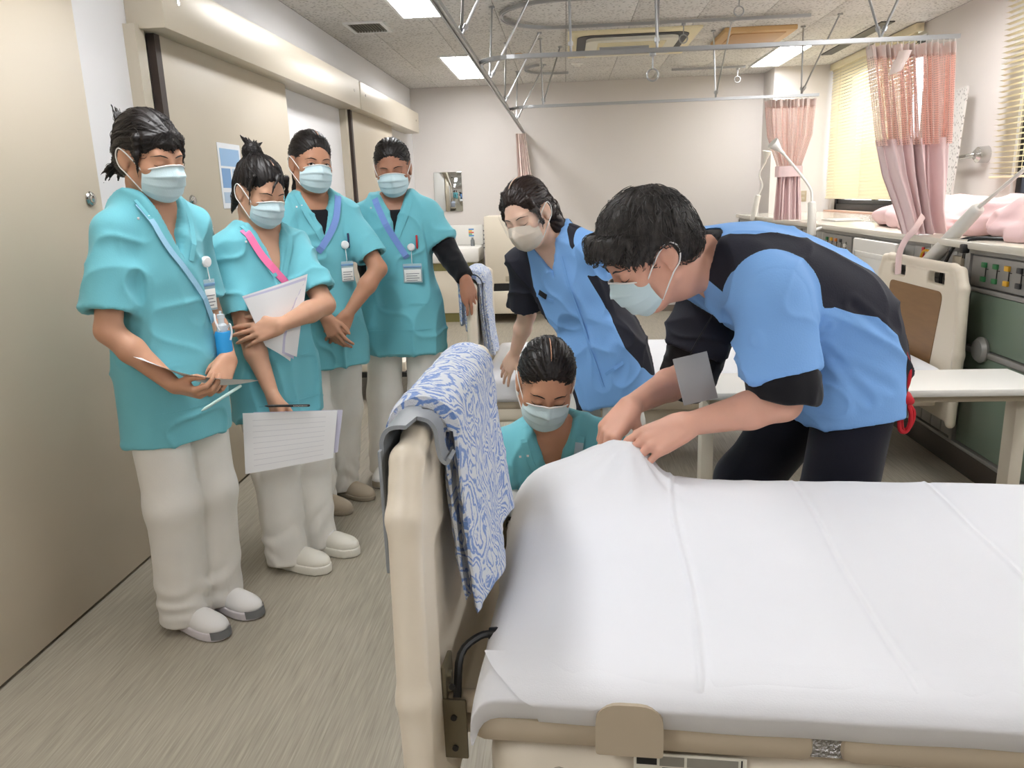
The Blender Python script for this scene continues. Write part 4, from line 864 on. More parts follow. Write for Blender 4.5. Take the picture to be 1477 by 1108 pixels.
def strands(X, Q, flow, count, steps, ds, r, pick=None, lift=.0016, seed=1, jitter=.25):
    """thin tapered strands that follow flow(p) over a surface; returns an MB"""
    rg = np.random.default_rng(seed); N = normals(X, Q); kd = KDTree(len(X))
    for i, p in enumerate(X): kd.insert(p, i)
    kd.balance(); idx = np.arange(len(X)) if pick is None else np.flatnonzero(pick(X, N)); m = MB()
    if len(idx) == 0: return m
    for c in range(count):
        i = int(rg.choice(idx)); p = X[i].copy(); pts = []; jt = rg.normal(0, jitter, 3); li = lift*(.3+rg.random()*1.2)
        for k in range(steps):
            co, j, _ = kd.find(p); n = N[j]; q = X[j]+n*li; g = flow(q)+jt*np.linalg.norm(flow(q)); g = unit(g-n*(g@n))
            pts.append(q if k == 0 else (q*.6+(p+n*li*.2)*.4)); p = q+g*ds
        kk = len(pts); m.tube(pts, [r*max(.25, math.sin(math.pi*(.12+.85*i/(kk-1)))) for i in range(kk)], 4)
    return m

def mask_mesh(style):
    def pt(u, v):
        ph = u*R_(74)
        Ry = np.interp(v, [0, .3, .6, .85, 1], [.075, .090, .086, .075, .058]); Rx = np.interp(v, [0, .3, .6, .85, 1], [.068, .0710, .071, .067, .060])
        zt = -.026+.026*math.cos(u*math.pi/2)**1.3; zb = -.090-.024*math.cos(u*math.pi/2)**.9
        if style == 'fold': zt -= .002
        z = zt+(zb-zt)*v
        k = 1.0
        if style == 'pleat':
            q = (v*3.6) % 1.0; k += (.075*(q-.5))*(1-u*u)*(1 if .1 < v < .95 else 0)
        x = Rx*k*math.sin(ph); y = .034+Ry*k*math.cos(ph)
        ns = math.exp(-(u/.13)**2)
        y += .010*ns*max(0, 1-abs(v-.2)/.35) + (.012*math.exp(-(u/.10)**2)*math.sin(v*math.pi) if style == 'fold' else 0)
        if style == 'pleat' and v < .06: k += 0
        return (x, y, z)
    n, m_ = 30, 26; m = MB()
    m.grid(lambda a, b: pt(a*2-1, b), n, m_)
    m.grid(lambda a, b: tuple(np.array(pt(a*2-1, b))*np.array([.975, .985, 1])), n, m_)
    return m, pt

class Skin: pass
def build_person(name, label, base, S):
    """S holds joints in world coordinates; every piece hangs under one Empty at the feet"""
    base = np.asarray(base, float); root = empty(name, base, 0, label, 'person')
    hc, hM, hs = np.asarray(S['head'], float), S['hM'], S.get('hs', 1.0)
    A = lambda k: np.asarray(S[k], float)
    allp = np.array([S[k] for k in S if isinstance(S[k], np.ndarray) and S[k].shape == (3,)]+[hc+hM@V3(0, 0, .13)])
    lo = allp.min(0)-.20; hi = allp.max(0)+.20; lo[2] = max(allp[:, 2].min()-.05, -.01); hi[2] = allp[:, 2].max()+.05
    vx = S.get('vox', .0042)
    v = Vol(lo, hi, vx, (S.get('zc', lo[2]), 2.2))
    # ---- body: one surface
    add_head(v, hc, hM, hs, S.get('male', False))
    nr = S.get('neck_r', .047)
    v.chain([hc+hM@(V3(0, -.022, -.035)*hs), hc+hM@(V3(0, -.022, -.085)*hs), A('neck')], [nr*1.0, nr*.96, nr*1.12], .025)
    T = S['torso']; sh = S.get('skin_in', .016); TB = T[2:]
    v.loft([(n[0], n[1], n[2], n[3]-sh-.03*(i < 2), n[4]-sh-.03*(i < 2), n[5]-sh-.03*(i < 2)) for i, n in enumerate(TB)], .004, .03)
    ar = S.get('arm_r', 1.0)
    for q in 'RL':
        s_, e, w_ = A('sh'+q), A('el'+q), A('wr'+q)
        v.cap(A('neck')*.6+s_*.4, s_, .045*ar, .046*ar, .04)
        v.chain([s_, e], [.044*ar, .036*ar], .03)
        fd = unit(w_-e); v.cap(e, e+(w_-e)*.35, .0355*ar, .037*ar, .015); v.cap(e+(w_-e)*.35, w_, .037*ar, .0225*ar, .015)
        hd = S['hand'+q]; S['tips'+q] = add_hand(v, w_, hd.get('dir', fd), hd['pal'], q == 'R', hd['curl'], hd.get('thumb', (.75, .6, .25)), hd.get('s', S.get('hand_s', .92)), hd.get('spread', .05), hd.get('tcurl', 15))
    for q in 'RL':
        v.chain([A('hip'+q), A('kn'+q), A('an'+q)], [.072, .05, .036], .03)
        v.cap(A('an'+q)-UP*.02, A('an'+q)+A('toe'+q)*.10-UP*.042, .024, .018, .01)
    X, Q = v.mesh(1)
    me = np_mesh('body', X-base, Q, S['skin']); new_obj('body', me, root)
    # face features sit on the body surface
    L = (X-hc)@hM/hs; near = np.linalg.norm(L, axis=1) < .2; keep = near[Q].all(1)
    bvh = BVHTree.FromPolygons([tuple(p) for p in L], [tuple(int(i) for i in q) for q in Q[keep]])
    def face(x, z, lift=0.0):
        h_ = bvh.ray_cast(Vector((x, .3, z)), Vector((0, -1, 0)))
        return np.array(h_[0])+np.array([0, lift, 0]) if h_[0] is not None else V3(x, .09, z)
    tow = lambda p: hc+hM@(np.asarray(p)*hs)-base
    for q in (-1, 1):
        br = MB(); pts = [tow(face(q*x, z, .0012)) for x, z in ((.013, .0165), (.022, .020), (.034, .0225), (.044, .020), (.052, .0145))]
        k = 1.25 if S.get('male') else 1.0
        br.tube(pts, [.0010*k, .0019*k, .0018*k, .0013*k, .0005], 6); br.build('eyebrow', S['hairmat'], root)
        la = MB(); op = S.get('eyes', 0.15)
        if op > .5:
            def eyept(u, t, lf): return tow(face(q*(.031+.0150*u), -.003+.0068*(1-u*u)*t*op, lf))
            ey = MB(); ey.grid(lambda a, b: eyept(a*2-1, b*1.6-.75, .0007), 10, 6); eo = ey.build('eye', M_EYE, root)
            ir = MB(); gx = S.get('gaze', 0.0)
            def irp(a, b):
                an = a*2*math.pi; r = .0052*b; return tow(face(q*.031+gx*.006+r*math.cos(an), -.0015+r*math.sin(an)*.85, .0015))
            ir.grid(irp, 12, 3); ir.build('iris', M_IRIS, eo)
            la.tube([eyept(u, 1.0, .0016) for u in (-1.05, -.6, 0, .6, 1.1)], [.0006, .0016, .002, .0018, .0006], 5)
        else:
            la.tube([tow(face(q*(.031+.0155*u), -.0075-.0035*(1-u*u)+.0015*q*u*q, .0008)) for u in (-1, -.5, 0, .5, 1.05)], [.0006, .0013, .0015, .0015, .0006], 5)
        la.build('eyelash', S['hairmat'], root)
    # ---- mask with ear loops
    if S.get('mask'):
        st = S['mask']; m, pt = mask_mesh(st)
        m.v = [tuple(tow(p)) for p in m.v]; mo = m.build('face_mask', M_MASK if st == 'pleat' else M_MASKB, root, auto=False)
        if st == 'pleat':
            b = MB(); b.tube([tow(np.array(pt(u/10, .012))+V3(0, .002, .002)) for u in range(-10, 11)], .0022, 5); b.build('nose_band', M_MASKW, mo)
        for q in (-1, 1):
            lp = MB(); a = np.array(pt(q, .03)); c = np.array(pt(q, .97))
            pts = bez([a, V3(q*.081, .012, .006), V3(q*.085, -.022, .016), V3(q*.083, -.036, -.008), V3(q*.082, -.022, -.034), V3(q*.079, .004, -.048), c], 24)
            lp.tube([tow(p) for p in pts], .0019, 5); lp.build('ear_loop', M_MASKW, mo)
    # ---- hair, built about the head
    hv = Vol((-.16, -.24, -.26 if not S.get('hair_low') else S['hair_low']), (.16, .16, .22), .0036)
    flow, pole = S['hair'](hv)
    HX, HQ = hv.mesh(2); HN = normals(HX, HQ)
    pa = unit(pole); rel = HX-V3(0, -.012, .03); b1 = unit(np.cross(pa, [1, .2, .1])); b2 = np.cross(pa, b1)
    ang = np.arctan2(rel@b1, rel@b2); amp = S.get('hair_amp', .0024)
    HX = HX+HN*(amp*vnoise(np.stack([ang*16, rel@pa*14, ang*0], 1), 1.0, 5)+amp*.7*vnoise(np.stack([ang*44, rel@pa*20, ang*0], 1), 1.0, 9))[:, None]
    ho = new_obj('hair', np_mesh('hair', np.array([tow(p) for p in HX]), HQ, S['hairmat']), root)
    if S.get('part'):
        hb = BVHTree.FromPolygons([tuple(p) for p in HX], [tuple(int(i) for i in q) for q in HQ]); pp = []
        for a in np.linspace(*S['part'][1:], 14):
            dr = Vector((S['part'][0], math.sin(a), math.cos(a))).normalized(); h_ = hb.ray_cast(Vector((0, -.012, .03))+dr*.4, -dr)
            if h_[0] is not None: pp.append(tow(np.array(h_[0])))
        if len(pp) > 2: pl_ = MB(); pl_.tube(pp, [.0006]+[.0019]*(len(pp)-2)+[.0005], 6); pl_.build('hair_parting', S['skin'], ho)
    st = strands(HX, HQ, flow, int(S.get('nstr', 260)*1.6), S.get('slen', 8), .010, S.get('sr', .0011), S.get('pick'), S.get('slift', .0016), 3, S.get('sjit', .2))
    for (pts, r) in S.get('wisps', []): st.tube(bez(pts, 10), [r*(1-.8*i/10) for i in range(len(bez(pts, 10)))], 4)
    st.v = [tuple(tow(p)) for p in st.v]
    if st.v: st.build('hair_strand_layer', S['hairmat'], ho, auto=False)
    S['tow'] = tow; S['face'] = face
    # ---- trousers
    legs = [S[k+q] for k in ('hip', 'kn', 'an') for q in 'RL']; la_ = np.array(legs)
    tl = la_.min(0)-.17; th_ = la_.max(0)+.17; tl[2] = max(0.0, la_[:, 2].min()-.09); th_[2] = min(la_[:, 2].max()+.14, th_[2])
    v = Vol(tl, th_, S.get('tvox', .0062))
    lr = S.get('leg_r', (.081, .077, .075))
    for q in 'RL':
        hp, kn, an = A('hip'+q), A('kn'+q), A('an'+q)
        v.cap(hp, kn, lr[0], lr[1], .02); dn = unit(an-kn)
        v.cap(kn, an+dn*.06, lr[1], lr[2], .03, cut=[(an-UP*.046, -UP)])
    pm = (A('hipR')+A('hipL'))/2; Tn = T[1]
    v.ell(pm+UP*.0, (.140*S.get('wide', 1), .095*S.get('deep', 1), .13), np.stack([T[1][1], T[1][2], np.cross(T[1][1], T[1][2])], 1), .03)
    X, Q = v.mesh(1); N = normals(X, Q)
    mid = np.minimum(1, np.maximum(0, (X[:, 2]-.05)*3))
    ridge = lambda P, sc, sd: 1-2*np.abs(vnoise(P, sc, sd))
    dsp = .0050*ridge(X, (8, 8, 2.2), 3)+.0025*vnoise(X, (12, 12, 7), 4)
    for q in 'RL':   # folds that gather at the hem and behind the knee
        an = A('an'+q); z = (X[:, 2]-an[2]); near = np.exp(-(z-.05)**2/.006)*(np.linalg.norm(X[:, :2]-an[:2], axis=1) < .14)
        dsp += near*.0032*np.sin(z*70+7*vnoise(X, (9, 9, 6), 8))
    X = X+N*dsp[:, None]
    new_obj('trousers', np_mesh('trousers', X-base, Q, S['trousers']), root)
    # ---- shoes
    if S.get('shoe'):
        for q in 'RL':
            sh_ = S['shoe']; an = A('an'+q); td = unit(A('toe'+q)*V3(1, 1, 0)); sd = np.cross(td, UP); Mf = np.stack([sd, td, UP], 1)
            g = V3(an[0], an[1], S.get('ground', 0.0)); v = Vol(g-V3(.2, .2, .002), g+V3(.2, .2, .16), .0042)
            hh = sh_.get('sole', .028)
            for (y, wd, hgt, l) in ((-.045, .034, .058, .035), (.01, .034, .062, .05), (.075, .039, .046, .06), (.115, .041, .034, .055), (.138, .036, .027, .045)):
                v.ell(g+Mf@V3(0, y, hh+.006), (wd, l, hgt), Mf, .02)
            v.cap(g+Mf@V3(0, -.03, .05), g+Mf@V3(0, -.03, .10), .042, .043, .02, cut=[(g+UP*.088, UP)])
            v.half(g+UP*(hh-.004), -UP); Xs, Qs = v.mesh(1)
            so = new_obj('shoe', np_mesh('shoe', Xs-base, Qs, sh_['mat']), root)
            v = Vol(g-V3(.2, .2, .006), g+V3(.2, .2, .06), .0042)
            for (y, wd, l) in ((-.05, .038, .04), (.0, .036, .06), (.06, .042, .07), (.105, .046, .07), (.13, .042, .056)): v.ell(g+Mf@V3(0, y, hh*.4), (wd, l, .09), Mf, .02)
            v.half(g+UP*(hh+.002), UP); v.half(g+UP*.002, -UP); Xs, Qs = v.mesh(1)
            new_obj('sole', np_mesh('sole', Xs-base, Qs, sh_['smat']), so)
            if sh_.get('lace'):
                lc = MB()
                for i in range(4):
                    y = .055+.018*i; z = hh+.060-.010*i
                    lc.tube([g+Mf@V3(-.022, y, z-.006)-base, g+Mf@V3(0, y+.006, z+.004)-base, g+Mf@V3(.022, y, z-.006)-base], .003, 5)
                lc.build('shoelace', sh_['lace'], so)
            if sh_.get('toe'):
                tp = MB(); tp.grid(lambda a, b: tuple(g+Mf@V3(.046*math.cos(math.pi*(.18+.64*a)), .128+.0635*math.sin(math.pi*(.18+.64*a))-.004*b, hh*.3+.026*b)-base), 12, 4); tp.build('toe_cap', sh_['toe'], so)
    # ---- tunic
    tp = np.array([n[0] for n in T]+[A('shR'), A('shL'), A('elR'), A('elL')]); lo = tp.min(0)-.26; hi = tp.max(0)+.24; lo[2] = max(lo[2], S['hem'][0][2]-.12)
    v = Vol(lo, hi, S.get('cvox', .0058))
    v.loft(T, .004, 0.0)
    sr = S.get('sleeve_r', (.052, .067)); sf = S.get('sleeve', .80)
    nb = A('neck'); Fw = T[-2][2]; Rt = T[-2][1]; Sp = unit(T[-1][0]-T[-3][0])
    for q in 'RL':
        s_, e = A('sh'+q), A('el'+q); sg = 1 if q == 'R' else -1; d = unit(e-s_); sfq = S.get('sleeve'+q, sf)
        v.cap(nb+Rt*sg*.06-Sp*.035, s_, .045, sr[0]*.93, .05)
        en = s_+(e-s_)*sfq
        v.cap(s_, s_+(e-s_)*(sfq+.1), sr[0], sr[1]*1.03, .035, cut=[(en, d)])
    for q in 'RL':
        s_, e = A('sh'+q), A('el'+q); d = unit(e-s_); en = s_+(e-s_)*S.get('sleeve'+q, sf)
        v.cap(en-d*.010, en+d*.03, sr[1]-.014, sr[1]-.012, 0.004, 'sub', cut=[(en-d*.03, -d)])
    hp, hn = S['hem']; v.half(hp, hn)
    # neck opening: round hole and a V down the front
    v.cap(nb-Sp*.03, nb+Sp*.14, nr*1.22, nr*1.75, .012, 'sub')
    vd = S.get('vneck', .13)
    if vd:
        top = nb+Sp*.03; m = 14
        for i in range(m):
            t = i/(m-1); wd = .066*(1-t)+.002; p = top-Sp*(vd+.03)*t
            v.rbox(p+Fw*.10, (wd, .115, (vd+.03)/m*.62), np.stack([Rt, Fw, np.cross(Rt, Fw)], 1), .002, .006, 'sub')
    X, Q = v.mesh(1); N = normals(X, Q)
    fz = S.get('fold_axis', UP); along = X@fz; pr = X-along[:, None]*fz
    wp = X+.05*np.stack([vnoise(X, 4.0, 31), vnoise(X, 4.0, 32), vnoise(X, 4.0, 33)], 1); wpr = wp-(wp@fz)[:, None]*fz; dsp = .0145*(1-np.abs(vnoise(wpr+fz*(wp@fz*.32)[:, None], 9.0, 21)))**5-.005+.006*vnoise(pr+fz*(along*.35)[:, None], 5.0, 22)+.009*(1-np.abs(vnoise(wp, 9.0, 23)))**6
    for (a, b, wd, dp) in S.get('creases', []):
        dd = seg_dist(X, a, b); dsp -= dp*np.exp(-(dd/wd)**2)-dp*.6*np.exp(-((dd-2*wd)/wd)**2)
    X = X+N*dsp[:, None]
    at = {}
    if S.get('split'): at['panel'] = S['split'](X)
    to = new_obj('tunic', np_mesh('tunic', X-base, Q, S['tunic'], attrs=at), root)
    S['tX'], S['tQ'] = X, Q
    S['tb'] = BVHTree.FromPolygons([tuple(p) for p in X], [tuple(int(i) for i in q) for q in Q])
    S['root'] = root; S['base'] = base; S['Fw'] = Fw; S['Rt'] = Rt; S['Sp'] = Sp; S['tunic_obj'] = to
    return root

def on_cloth(S, p, d=None, lift=.003):
    d = S['Fw'] if d is None else unit(d); h_ = S['tb'].ray_cast(Vector(np.asarray(p)+d*.4), Vector(-d))
    return np.array(h_[0])+d*lift if h_[0] is not None else np.asarray(p, float)
def ribbon(S, name, path, width, m, parent=None, n=26, lift=.003, thick=.0015, d=None, wdir=None):
    """a strap laid over the tunic along a path of rough points"""
    d = S['Fw'] if d is None else unit(d); C = [on_cloth(S, p, d, lift) for p in bez(path, n)]
    for _ in range(12): C = [C[0]]+[np.maximum((C[i-1]+C[i+1])/2@d, C[i]@d)*d+C[i]-(C[i]@d)*d for i in range(1, len(C)-1)]+[C[-1]]
    mb = MB(); vv = []
    for i, c in enumerate(C):
        t = unit(C[min(i+1, len(C)-1)]-C[max(i-1, 0)]); sd = unit(np.cross(t, d))*width/2; nn = unit(np.cross(sd, t)); nn = nn if nn@d > 0 else -nn
        vv += [c-sd-S['base'], c+sd-S['base'], c+sd+nn*thick-S['base'], c-sd+nn*thick-S['base']]
    f = []
    for i in range(len(C)-1):
        for j in range(4): f.append((i*4+j, i*4+(j+1) % 4, i*4+4+(j+1) % 4, i*4+4+j))
    mb._add(vv, f, False); return mb.build(name, m, parent if parent is not None else S['root'])
# ---------------------------------------------------------------- people: materials, hair, poses
def fabric(name, rgb, rough=.8): return mat(name, rgb, rough, bump=(260, .05), var=(9, .03), spec=.25, sheen=.15)
M_TEAL = fabric('teal scrub cotton', (114, 190, 203)); M_WHITE = fabric('white trouser cotton', (233, 230, 224))
M_NAVY = fabric('navy trouser cloth', (24, 25, 38)); M_BLACK = fabric('black jersey', (17, 17, 22))
M_SPLIT = mat_split('blue and black tunic cloth', (128, 178, 238), (27, 28, 42), 'panel', .78, (240, .1))
M_EYE = mat('eye white', (206, 200, 196), .3); M_IRIS = mat('dark iris', (26, 17, 13), .15)
M_MASK = mat('pale blue mask fleece', (208, 231, 238), .85, spec=.2, bump=(300, .1)); M_MASKW = mat('white mask elastic', (240, 240, 238), .8)
M_MASKB = mat('beige mask fleece', (226, 214, 200), .85, spec=.2)
M_HAIR = mat('black hair', (27, 22, 21), .45, spec=.4); M_HAIRB = mat('dark brown hair', (40, 27, 23), .42, spec=.4)
M_HAIRG = mat('greying black hair', (56, 52, 50), .5, var=(60, .55, (1, 1, 1)))
def skin(name, rgb): return mat(name, rgb, .5, sss=.12, spec=.35, var=(14, .05))
SK1 = skin('light brown skin', (200, 152, 124)); SK2 = skin('warm brown skin', (204, 158, 131)); SK3 = skin('brown skin', (186, 137, 110))
SK4 = skin('deep brown skin', (172, 123, 99)); SKN = skin('fair skin', (236, 198, 176)); SKM = skin('ruddy fair skin', (222, 170, 148)); SKC = skin('tan skin', (196, 147, 119))
W_SHOE = mat('white shoe leather', (232, 230, 228), .5); W_SOLE = mat('white rubber sole', (214, 208, 212), .6); TOE = mat('grey toe rubber', (120, 122, 124), .6)
B_SHOE = mat('beige slip-on felt', (186, 172, 152), .85); B_SOLE = mat('beige rubber sole', (160, 148, 130), .8); CREAM_SHOE = mat('cream sneaker leather', (228, 224, 212), .55)
D_SHOE = mat('dark work shoe', (30, 30, 34), .6)

def hair_cap(v, grow=0.0, front=.0):
    g = grow
    v.ell((0, -.014, .038), (.0805+g, .0995+g, .0895+g), k=0)
    v.ell((0, -.045, -.015), (.071+g, .066+g, .075), k=.03)
    v.ell((0, .122, -.024+front), (.083, .074, .105), k=.016, op='sub')
    v.ell((0, .08, -.12), (.09, .085, .09), k=.01, op='sub')
    for q in (-1, 1): v.ell((q*.090, .002, -.018), (.036, .027, .040), k=.006, op='sub')
    for q in (-1, 1): v.ell((q*.075, .045, -.055), (.035, .045, .055), k=.008, op='sub')
    v.half((0, -.06, -.082), (0, .45, -1))
def tie_flow(T):
    T = np.asarray(T, float); return lambda p: unit(T-p)
def hair_bangs_bun(v):           # low bun behind, fringe in front
    hair_cap(v, .002)
    for i in range(21):
        x = -.064+.0064*i; y0 = .060-abs(x)*.38; e = ((i*7) % 5)*.006
        v.chain([(x*.75, y0-.02, .106-abs(x)*.35), (x*.95, y0+.020, .084-abs(x)*.3), (x*1.03, y0+.034-abs(x)*.2, .052), (x*1.03+.003*((i*3) % 3-1), y0+.036-abs(x)*.25, .024-e)], [.009, .0075, .0048, .0012], .003)
    for q in (-1, 1): v.chain([(q*.072, .035, .06), (q*.076, .045, .01), (q*.071, .048, -.05)], [.012, .007, .0015], .008)
    v.chain([(0, -.095, -.01), (0, -.12, -.045)], [.03, .028], .02)
    v.ell((-.012, -.137, -.062), (.03, .028, .036), k=.012)
    for i in range(9): v.chain([(-.02+.006*i, -.145, -.07), (-.04+.010*i, -.16-.008*(i % 3), -.105-.006*((i*5) % 4))], [.008, .001], .004)
    for i in range(4): v.chain([(.01*i, -.11, .08), (-.01+.014*i, -.135, .10+.006*i)], [.007, .001], .006)
    return tie_flow((0, -.13, -.05)), (0, -1, -.35)
def hair_topbun(v):
    hair_cap(v, .001)
    v.ell((.0, -.085, .118), (.036, .034, .032), k=.012)
    for i in range(6): v.chain([(0, -.085, .13), (-.05+.02*i, -.10-.01*(i % 2), .155+.004*i)], [.012, .001], .006)
    v.chain([(-.02, .072, .088), (.012, .096, .05), (.022, .1, .012)], [.006, .0045, .001], .004)
    for q in (-1, 1): v.chain([(q*.070, .05, .07), (q*.079, .05, .02), (q*.072, .055, -.045)], [.010, .006, .0012], .006)
    v.chain([(.055, -.06, -.05), (.06, -.065, -.115)], [.018, .002], .01); v.chain([(-.05, -.06, -.05), (-.045, -.07, -.105)], [.018, .002], .01)
    return tie_flow((0, -.08, .11)), (0, -.6, 1)
def hair_pony(v):
    hair_cap(v, 0)
    v.chain([(0, -.10, .0), (0, -.135, -.03), (.0, -.135, -.12), (.0, -.115, -.19)], [.03, .03, .024, .004], .015)
    return tie_flow((0, -.12, .0)), (0, -1, .1)
def hair_slick(v):
    hair_cap(v, -.001); v.ell((0, -.112, -.035), (.032, .026, .036), k=.015)
    return tie_flow((0, -.11, -.03)), (0, -1, -.2)
def hair_nurse(v):               # parted hair tied half back, long behind
    hair_cap(v, .001, .008)
    for q in (-1, 1):
        v.chain([(q*.045, .030, .100), (q*.068, .044, .060), (q*.077, .043, .020), (q*.078, .040, -.03), (q*.073, .050, -.10 if q > 0 else -.06)], [.008, .008, .008, .006, .001], .012)
        v.chain([(q*.05, -.05, -.03), (q*.055, -.06, -.10), (q*.04, -.075, -.17)], [.035, .03, .008], .02)
    v.chain([(0, -.10, .02), (-.01, -.125, -.05), (-.03, -.12, -.17)], [.035, .032, .01], .015)
    v.cap((0, .10, .125), (0, -.05, .136), .0012, .0012, .004, 'sub')
    return tie_flow((0, -.10, -.02)), (0, -1, -.2)
def hair_short(v):               # man's short hair
    v.ell((0, -.014, .042), (.088, .108, .096), k=0); v.ell((0, -.055, -.012), (.078, .066, .062), k=.03)
    v.ell((0, .124, -.030), (.082, .070, .086), k=.006, op='sub'); v.ell((0, .08, -.12), (.09, .09, .088), k=.01, op='sub')
    for q in (-1, 1): v.ell((q*.092, -.002, -.022), (.036, .030, .042), k=.004, op='sub'); v.ell((q*.08, .045, -.062), (.04, .035, .06), k=.006, op='sub')
    v.half((0, -.06, -.062), (0, .5, -1))
    rg = np.random.default_rng(2)
    for i in range(60):
        a = rg.uniform(-1.3, 1.3); p = V3(.08*math.sin(a)*.9, .03+.062*math.cos(a), .098-.02*abs(a)); v.chain([p, p+V3(.022*math.sin(a)+rg.normal(0, .006), .026*math.cos(a)+.004, -.028+rg.normal(0, .006))], [.012, .0015], .004)
    return (lambda p: unit(p-V3(.01, -.075, .13))+V3(0, .25, -.1)), (0, -.5, .85)

def standing(x, y, th, H, feet_th=None, stance=.09, hth=None, hp=15, hr=0, lean=0.0, foot=None):
    S = {}; F = facing(th); r, f = F[:, 0], F[:, 1]; c = V3(x, y, 0); ft = feet_th if feet_th is not None else th
    z = lambda k: c+UP*k*H
    lf = f*lean
    S['torso'] = [(z(.37), r, f, .170, .125, .122), (z(.44), r, f, .170, .126, .122), (z(.52), r, f, .163, .118, .118), (z(.61)+lf*.3, r, f, .142, .106, .098), (z(.70)+lf*.6, r, f, .137, .112, .095),
                  (z(.775)+lf*.85, r, f, .128, .092, .090), (z(.815)+lf, r, f, .106, .072, .078), (z(.845)+lf, r, f, .07, .055, .06)]
    S['neck'] = z(.84)+lf-f*.008
    for q, s in (('R', 1), ('L', -1)):
        S['sh'+q] = z(.795)+lf+r*s*.086*H
        S['hip'+q] = z(.52)+r*s*.052*H
        fp = c+r*s*stance if foot is None else V3(*foot[q], 0)
        tf = facing(ft)[:, 1]
        S['an'+q] = fp+UP*.075; S['kn'+q] = (S['hip'+q]*.46+S['an'+q]*.54)+f*.02; S['toe'+q] = tf
    hf = facing(hth if hth is not None else th, hp, hr)
    S['hM'] = hf; S['head'] = z(.925)+lf+facing(hth if hth is not None else th)[:, 1]*(.012+hp*.0009); S['hs'] = H*.135/.215*.99
    S['hem'] = (z(.395), -UP); S['l1'] = .176*H; S['l2'] = .148*H
    S['zc'] = .46*H; S['tunic'] = M_TEAL; S['trousers'] = M_WHITE; S['hairmat'] = M_HAIR; S['mask'] = 'pleat'
    return S
def arm(S, q, wrist, pole): S['wr'+q] = np.asarray(wrist, float); S['el'+q] = ik(S['sh'+q], wrist, S['l1'], S['l2'], pole)
def sleeve_under(S, q, t0, t1, r0, r1, name, m):
    s_, e, w_ = S['sh'+q], S['el'+q], S['wr'+q]; pts = bez([s_, s_+(e-s_)*.5, e, e+(w_-e)*.5, w_], 40)
    n = len(pts)-1; a, b = int(t0*n), int(t1*n); P = pts[a:b+1]; lo = np.min(P, 0)-.09; hi = np.max(P, 0)+.09; v = Vol(lo, hi, .0055)
    for i in range(len(P)-1):
        t = i/(len(P)-1); v.cap(P[i], P[i+1], r0+(r1-r0)*t, r0+(r1-r0)*(t+1/(len(P)-1)), .006, cut=[(P[-1], unit(P[-1]-P[-2])), (P[0], unit(P[0]-P[1]))])
    X, Q = v.mesh(1); N = normals(X, Q); X = X+N*(.003*(1-2*np.abs(vnoise(X, (22, 22, 30), 3))))[:, None]
    return new_obj(name, np_mesh(name, X-S['base'], Q, m), S['root'])
def undershirt(S, drop, m):
    nb, Sp, Fw = S['neck'], S['Sp'], S['Fw']; T = S['torso']; lo = nb-.26; hi = nb+.16; v = Vol(lo, hi, .0055)
    v.loft([(n[0], n[1], n[2], n[3]-.009, n[4]-.009, n[5]-.009) for n in T[3:]], .004, 0.0)
    for q in 'RL': v.cap(nb+(S['sh'+q]-nb)*.3-Sp*.03, S['sh'+q], .04, .048, .04)
    v.half(nb-Sp*.2, -Sp); v.half(nb-Sp*drop, unit(Sp+Fw*.65))
    X, Q = v.mesh(1); new_obj('undershirt', np_mesh('undershirt', X-S['base'], Q, m), S['root'])

def plate(S, name, c, up, nrm, w_, h_, t, m, parent=None):
    n = unit(nrm); u = unit(np.asarray(up, float)-n*(np.asarray(up, float)@n)); r = np.cross(u, n); M = Matrix(((r[0], u[0], n[0]), (r[1], u[1], n[1]), (r[2], u[2], n[2]))).to_4x4()
    mb = MB(); p = np.asarray(c)-S['base']; M.translation = p; mb.box((0, 0, 0), (w_, h_, t), min(t*.4, .002), M=M); return mb.build(name, m, parent if parent is not None else S['root'])
M_BADGEP = mat('clear badge sleeve', (196, 220, 228), .25, alpha=.55); M_CARD = mat('white card', (236, 236, 232), .6); M_REEL = mat('white plastic reel', (240, 240, 240), .35)
M_INK = mat('grey print', (120, 122, 128), .7); M_STRIPE = mat('blue badge top', (120, 160, 200), .5)
def badge(S, top, drop, w_=.062, h_=.075, card=True):
    """badge reel clipped to the pocket with a card sleeve hanging below"""
    p = on_cloth(S, top, lift=.010); F, R, U = S['Fw'], S['Rt'], S['Sp']
    M = Matrix(((R[0], U[0], F[0]), (R[1], U[1], F[1]), (R[2], U[2], F[2]))).to_4x4(); M.translation = p-S['base']
    mb = MB(); mb.lathe([(.001, .007), (.013, .006), (.017, .002), (.017, -.005), (.001, -.006)], 18, M=M); ro = mb.build('badge_reel', M_REEL, S['root'])
    q = on_cloth(S, p-U*drop, lift=.012); c = MB(); c.tube([p-U*.015-S['base'], (p-U*.015+q)/2+F*.006-S['base'], q+U*h_*.5-S['base']], .0016, 5); c.build('badge_cord', M_REEL, ro)
    b = plate(S, 'badge_sleeve', q, U, F, w_, h_, .003, M_BADGEP)
    plate(S, 'badge_card', q+F*.0022-U*h_*.12, U, F, w_*.88, h_*.62, .001, M_CARD, b)
    plate(S, 'badge_stripe', q+F*.0024+U*h_*.33, U, F, w_*.94, h_*.10, .001, M_STRIPE, b)
    for i in range(4): plate(S, 'printed_line', q+F*.0030-U*(h_*.02+.010*i)+R*.004*(i % 2), U, F, w_*(.7-.12*(i % 2)), .0028, .0004, M_INK, b)
    return q
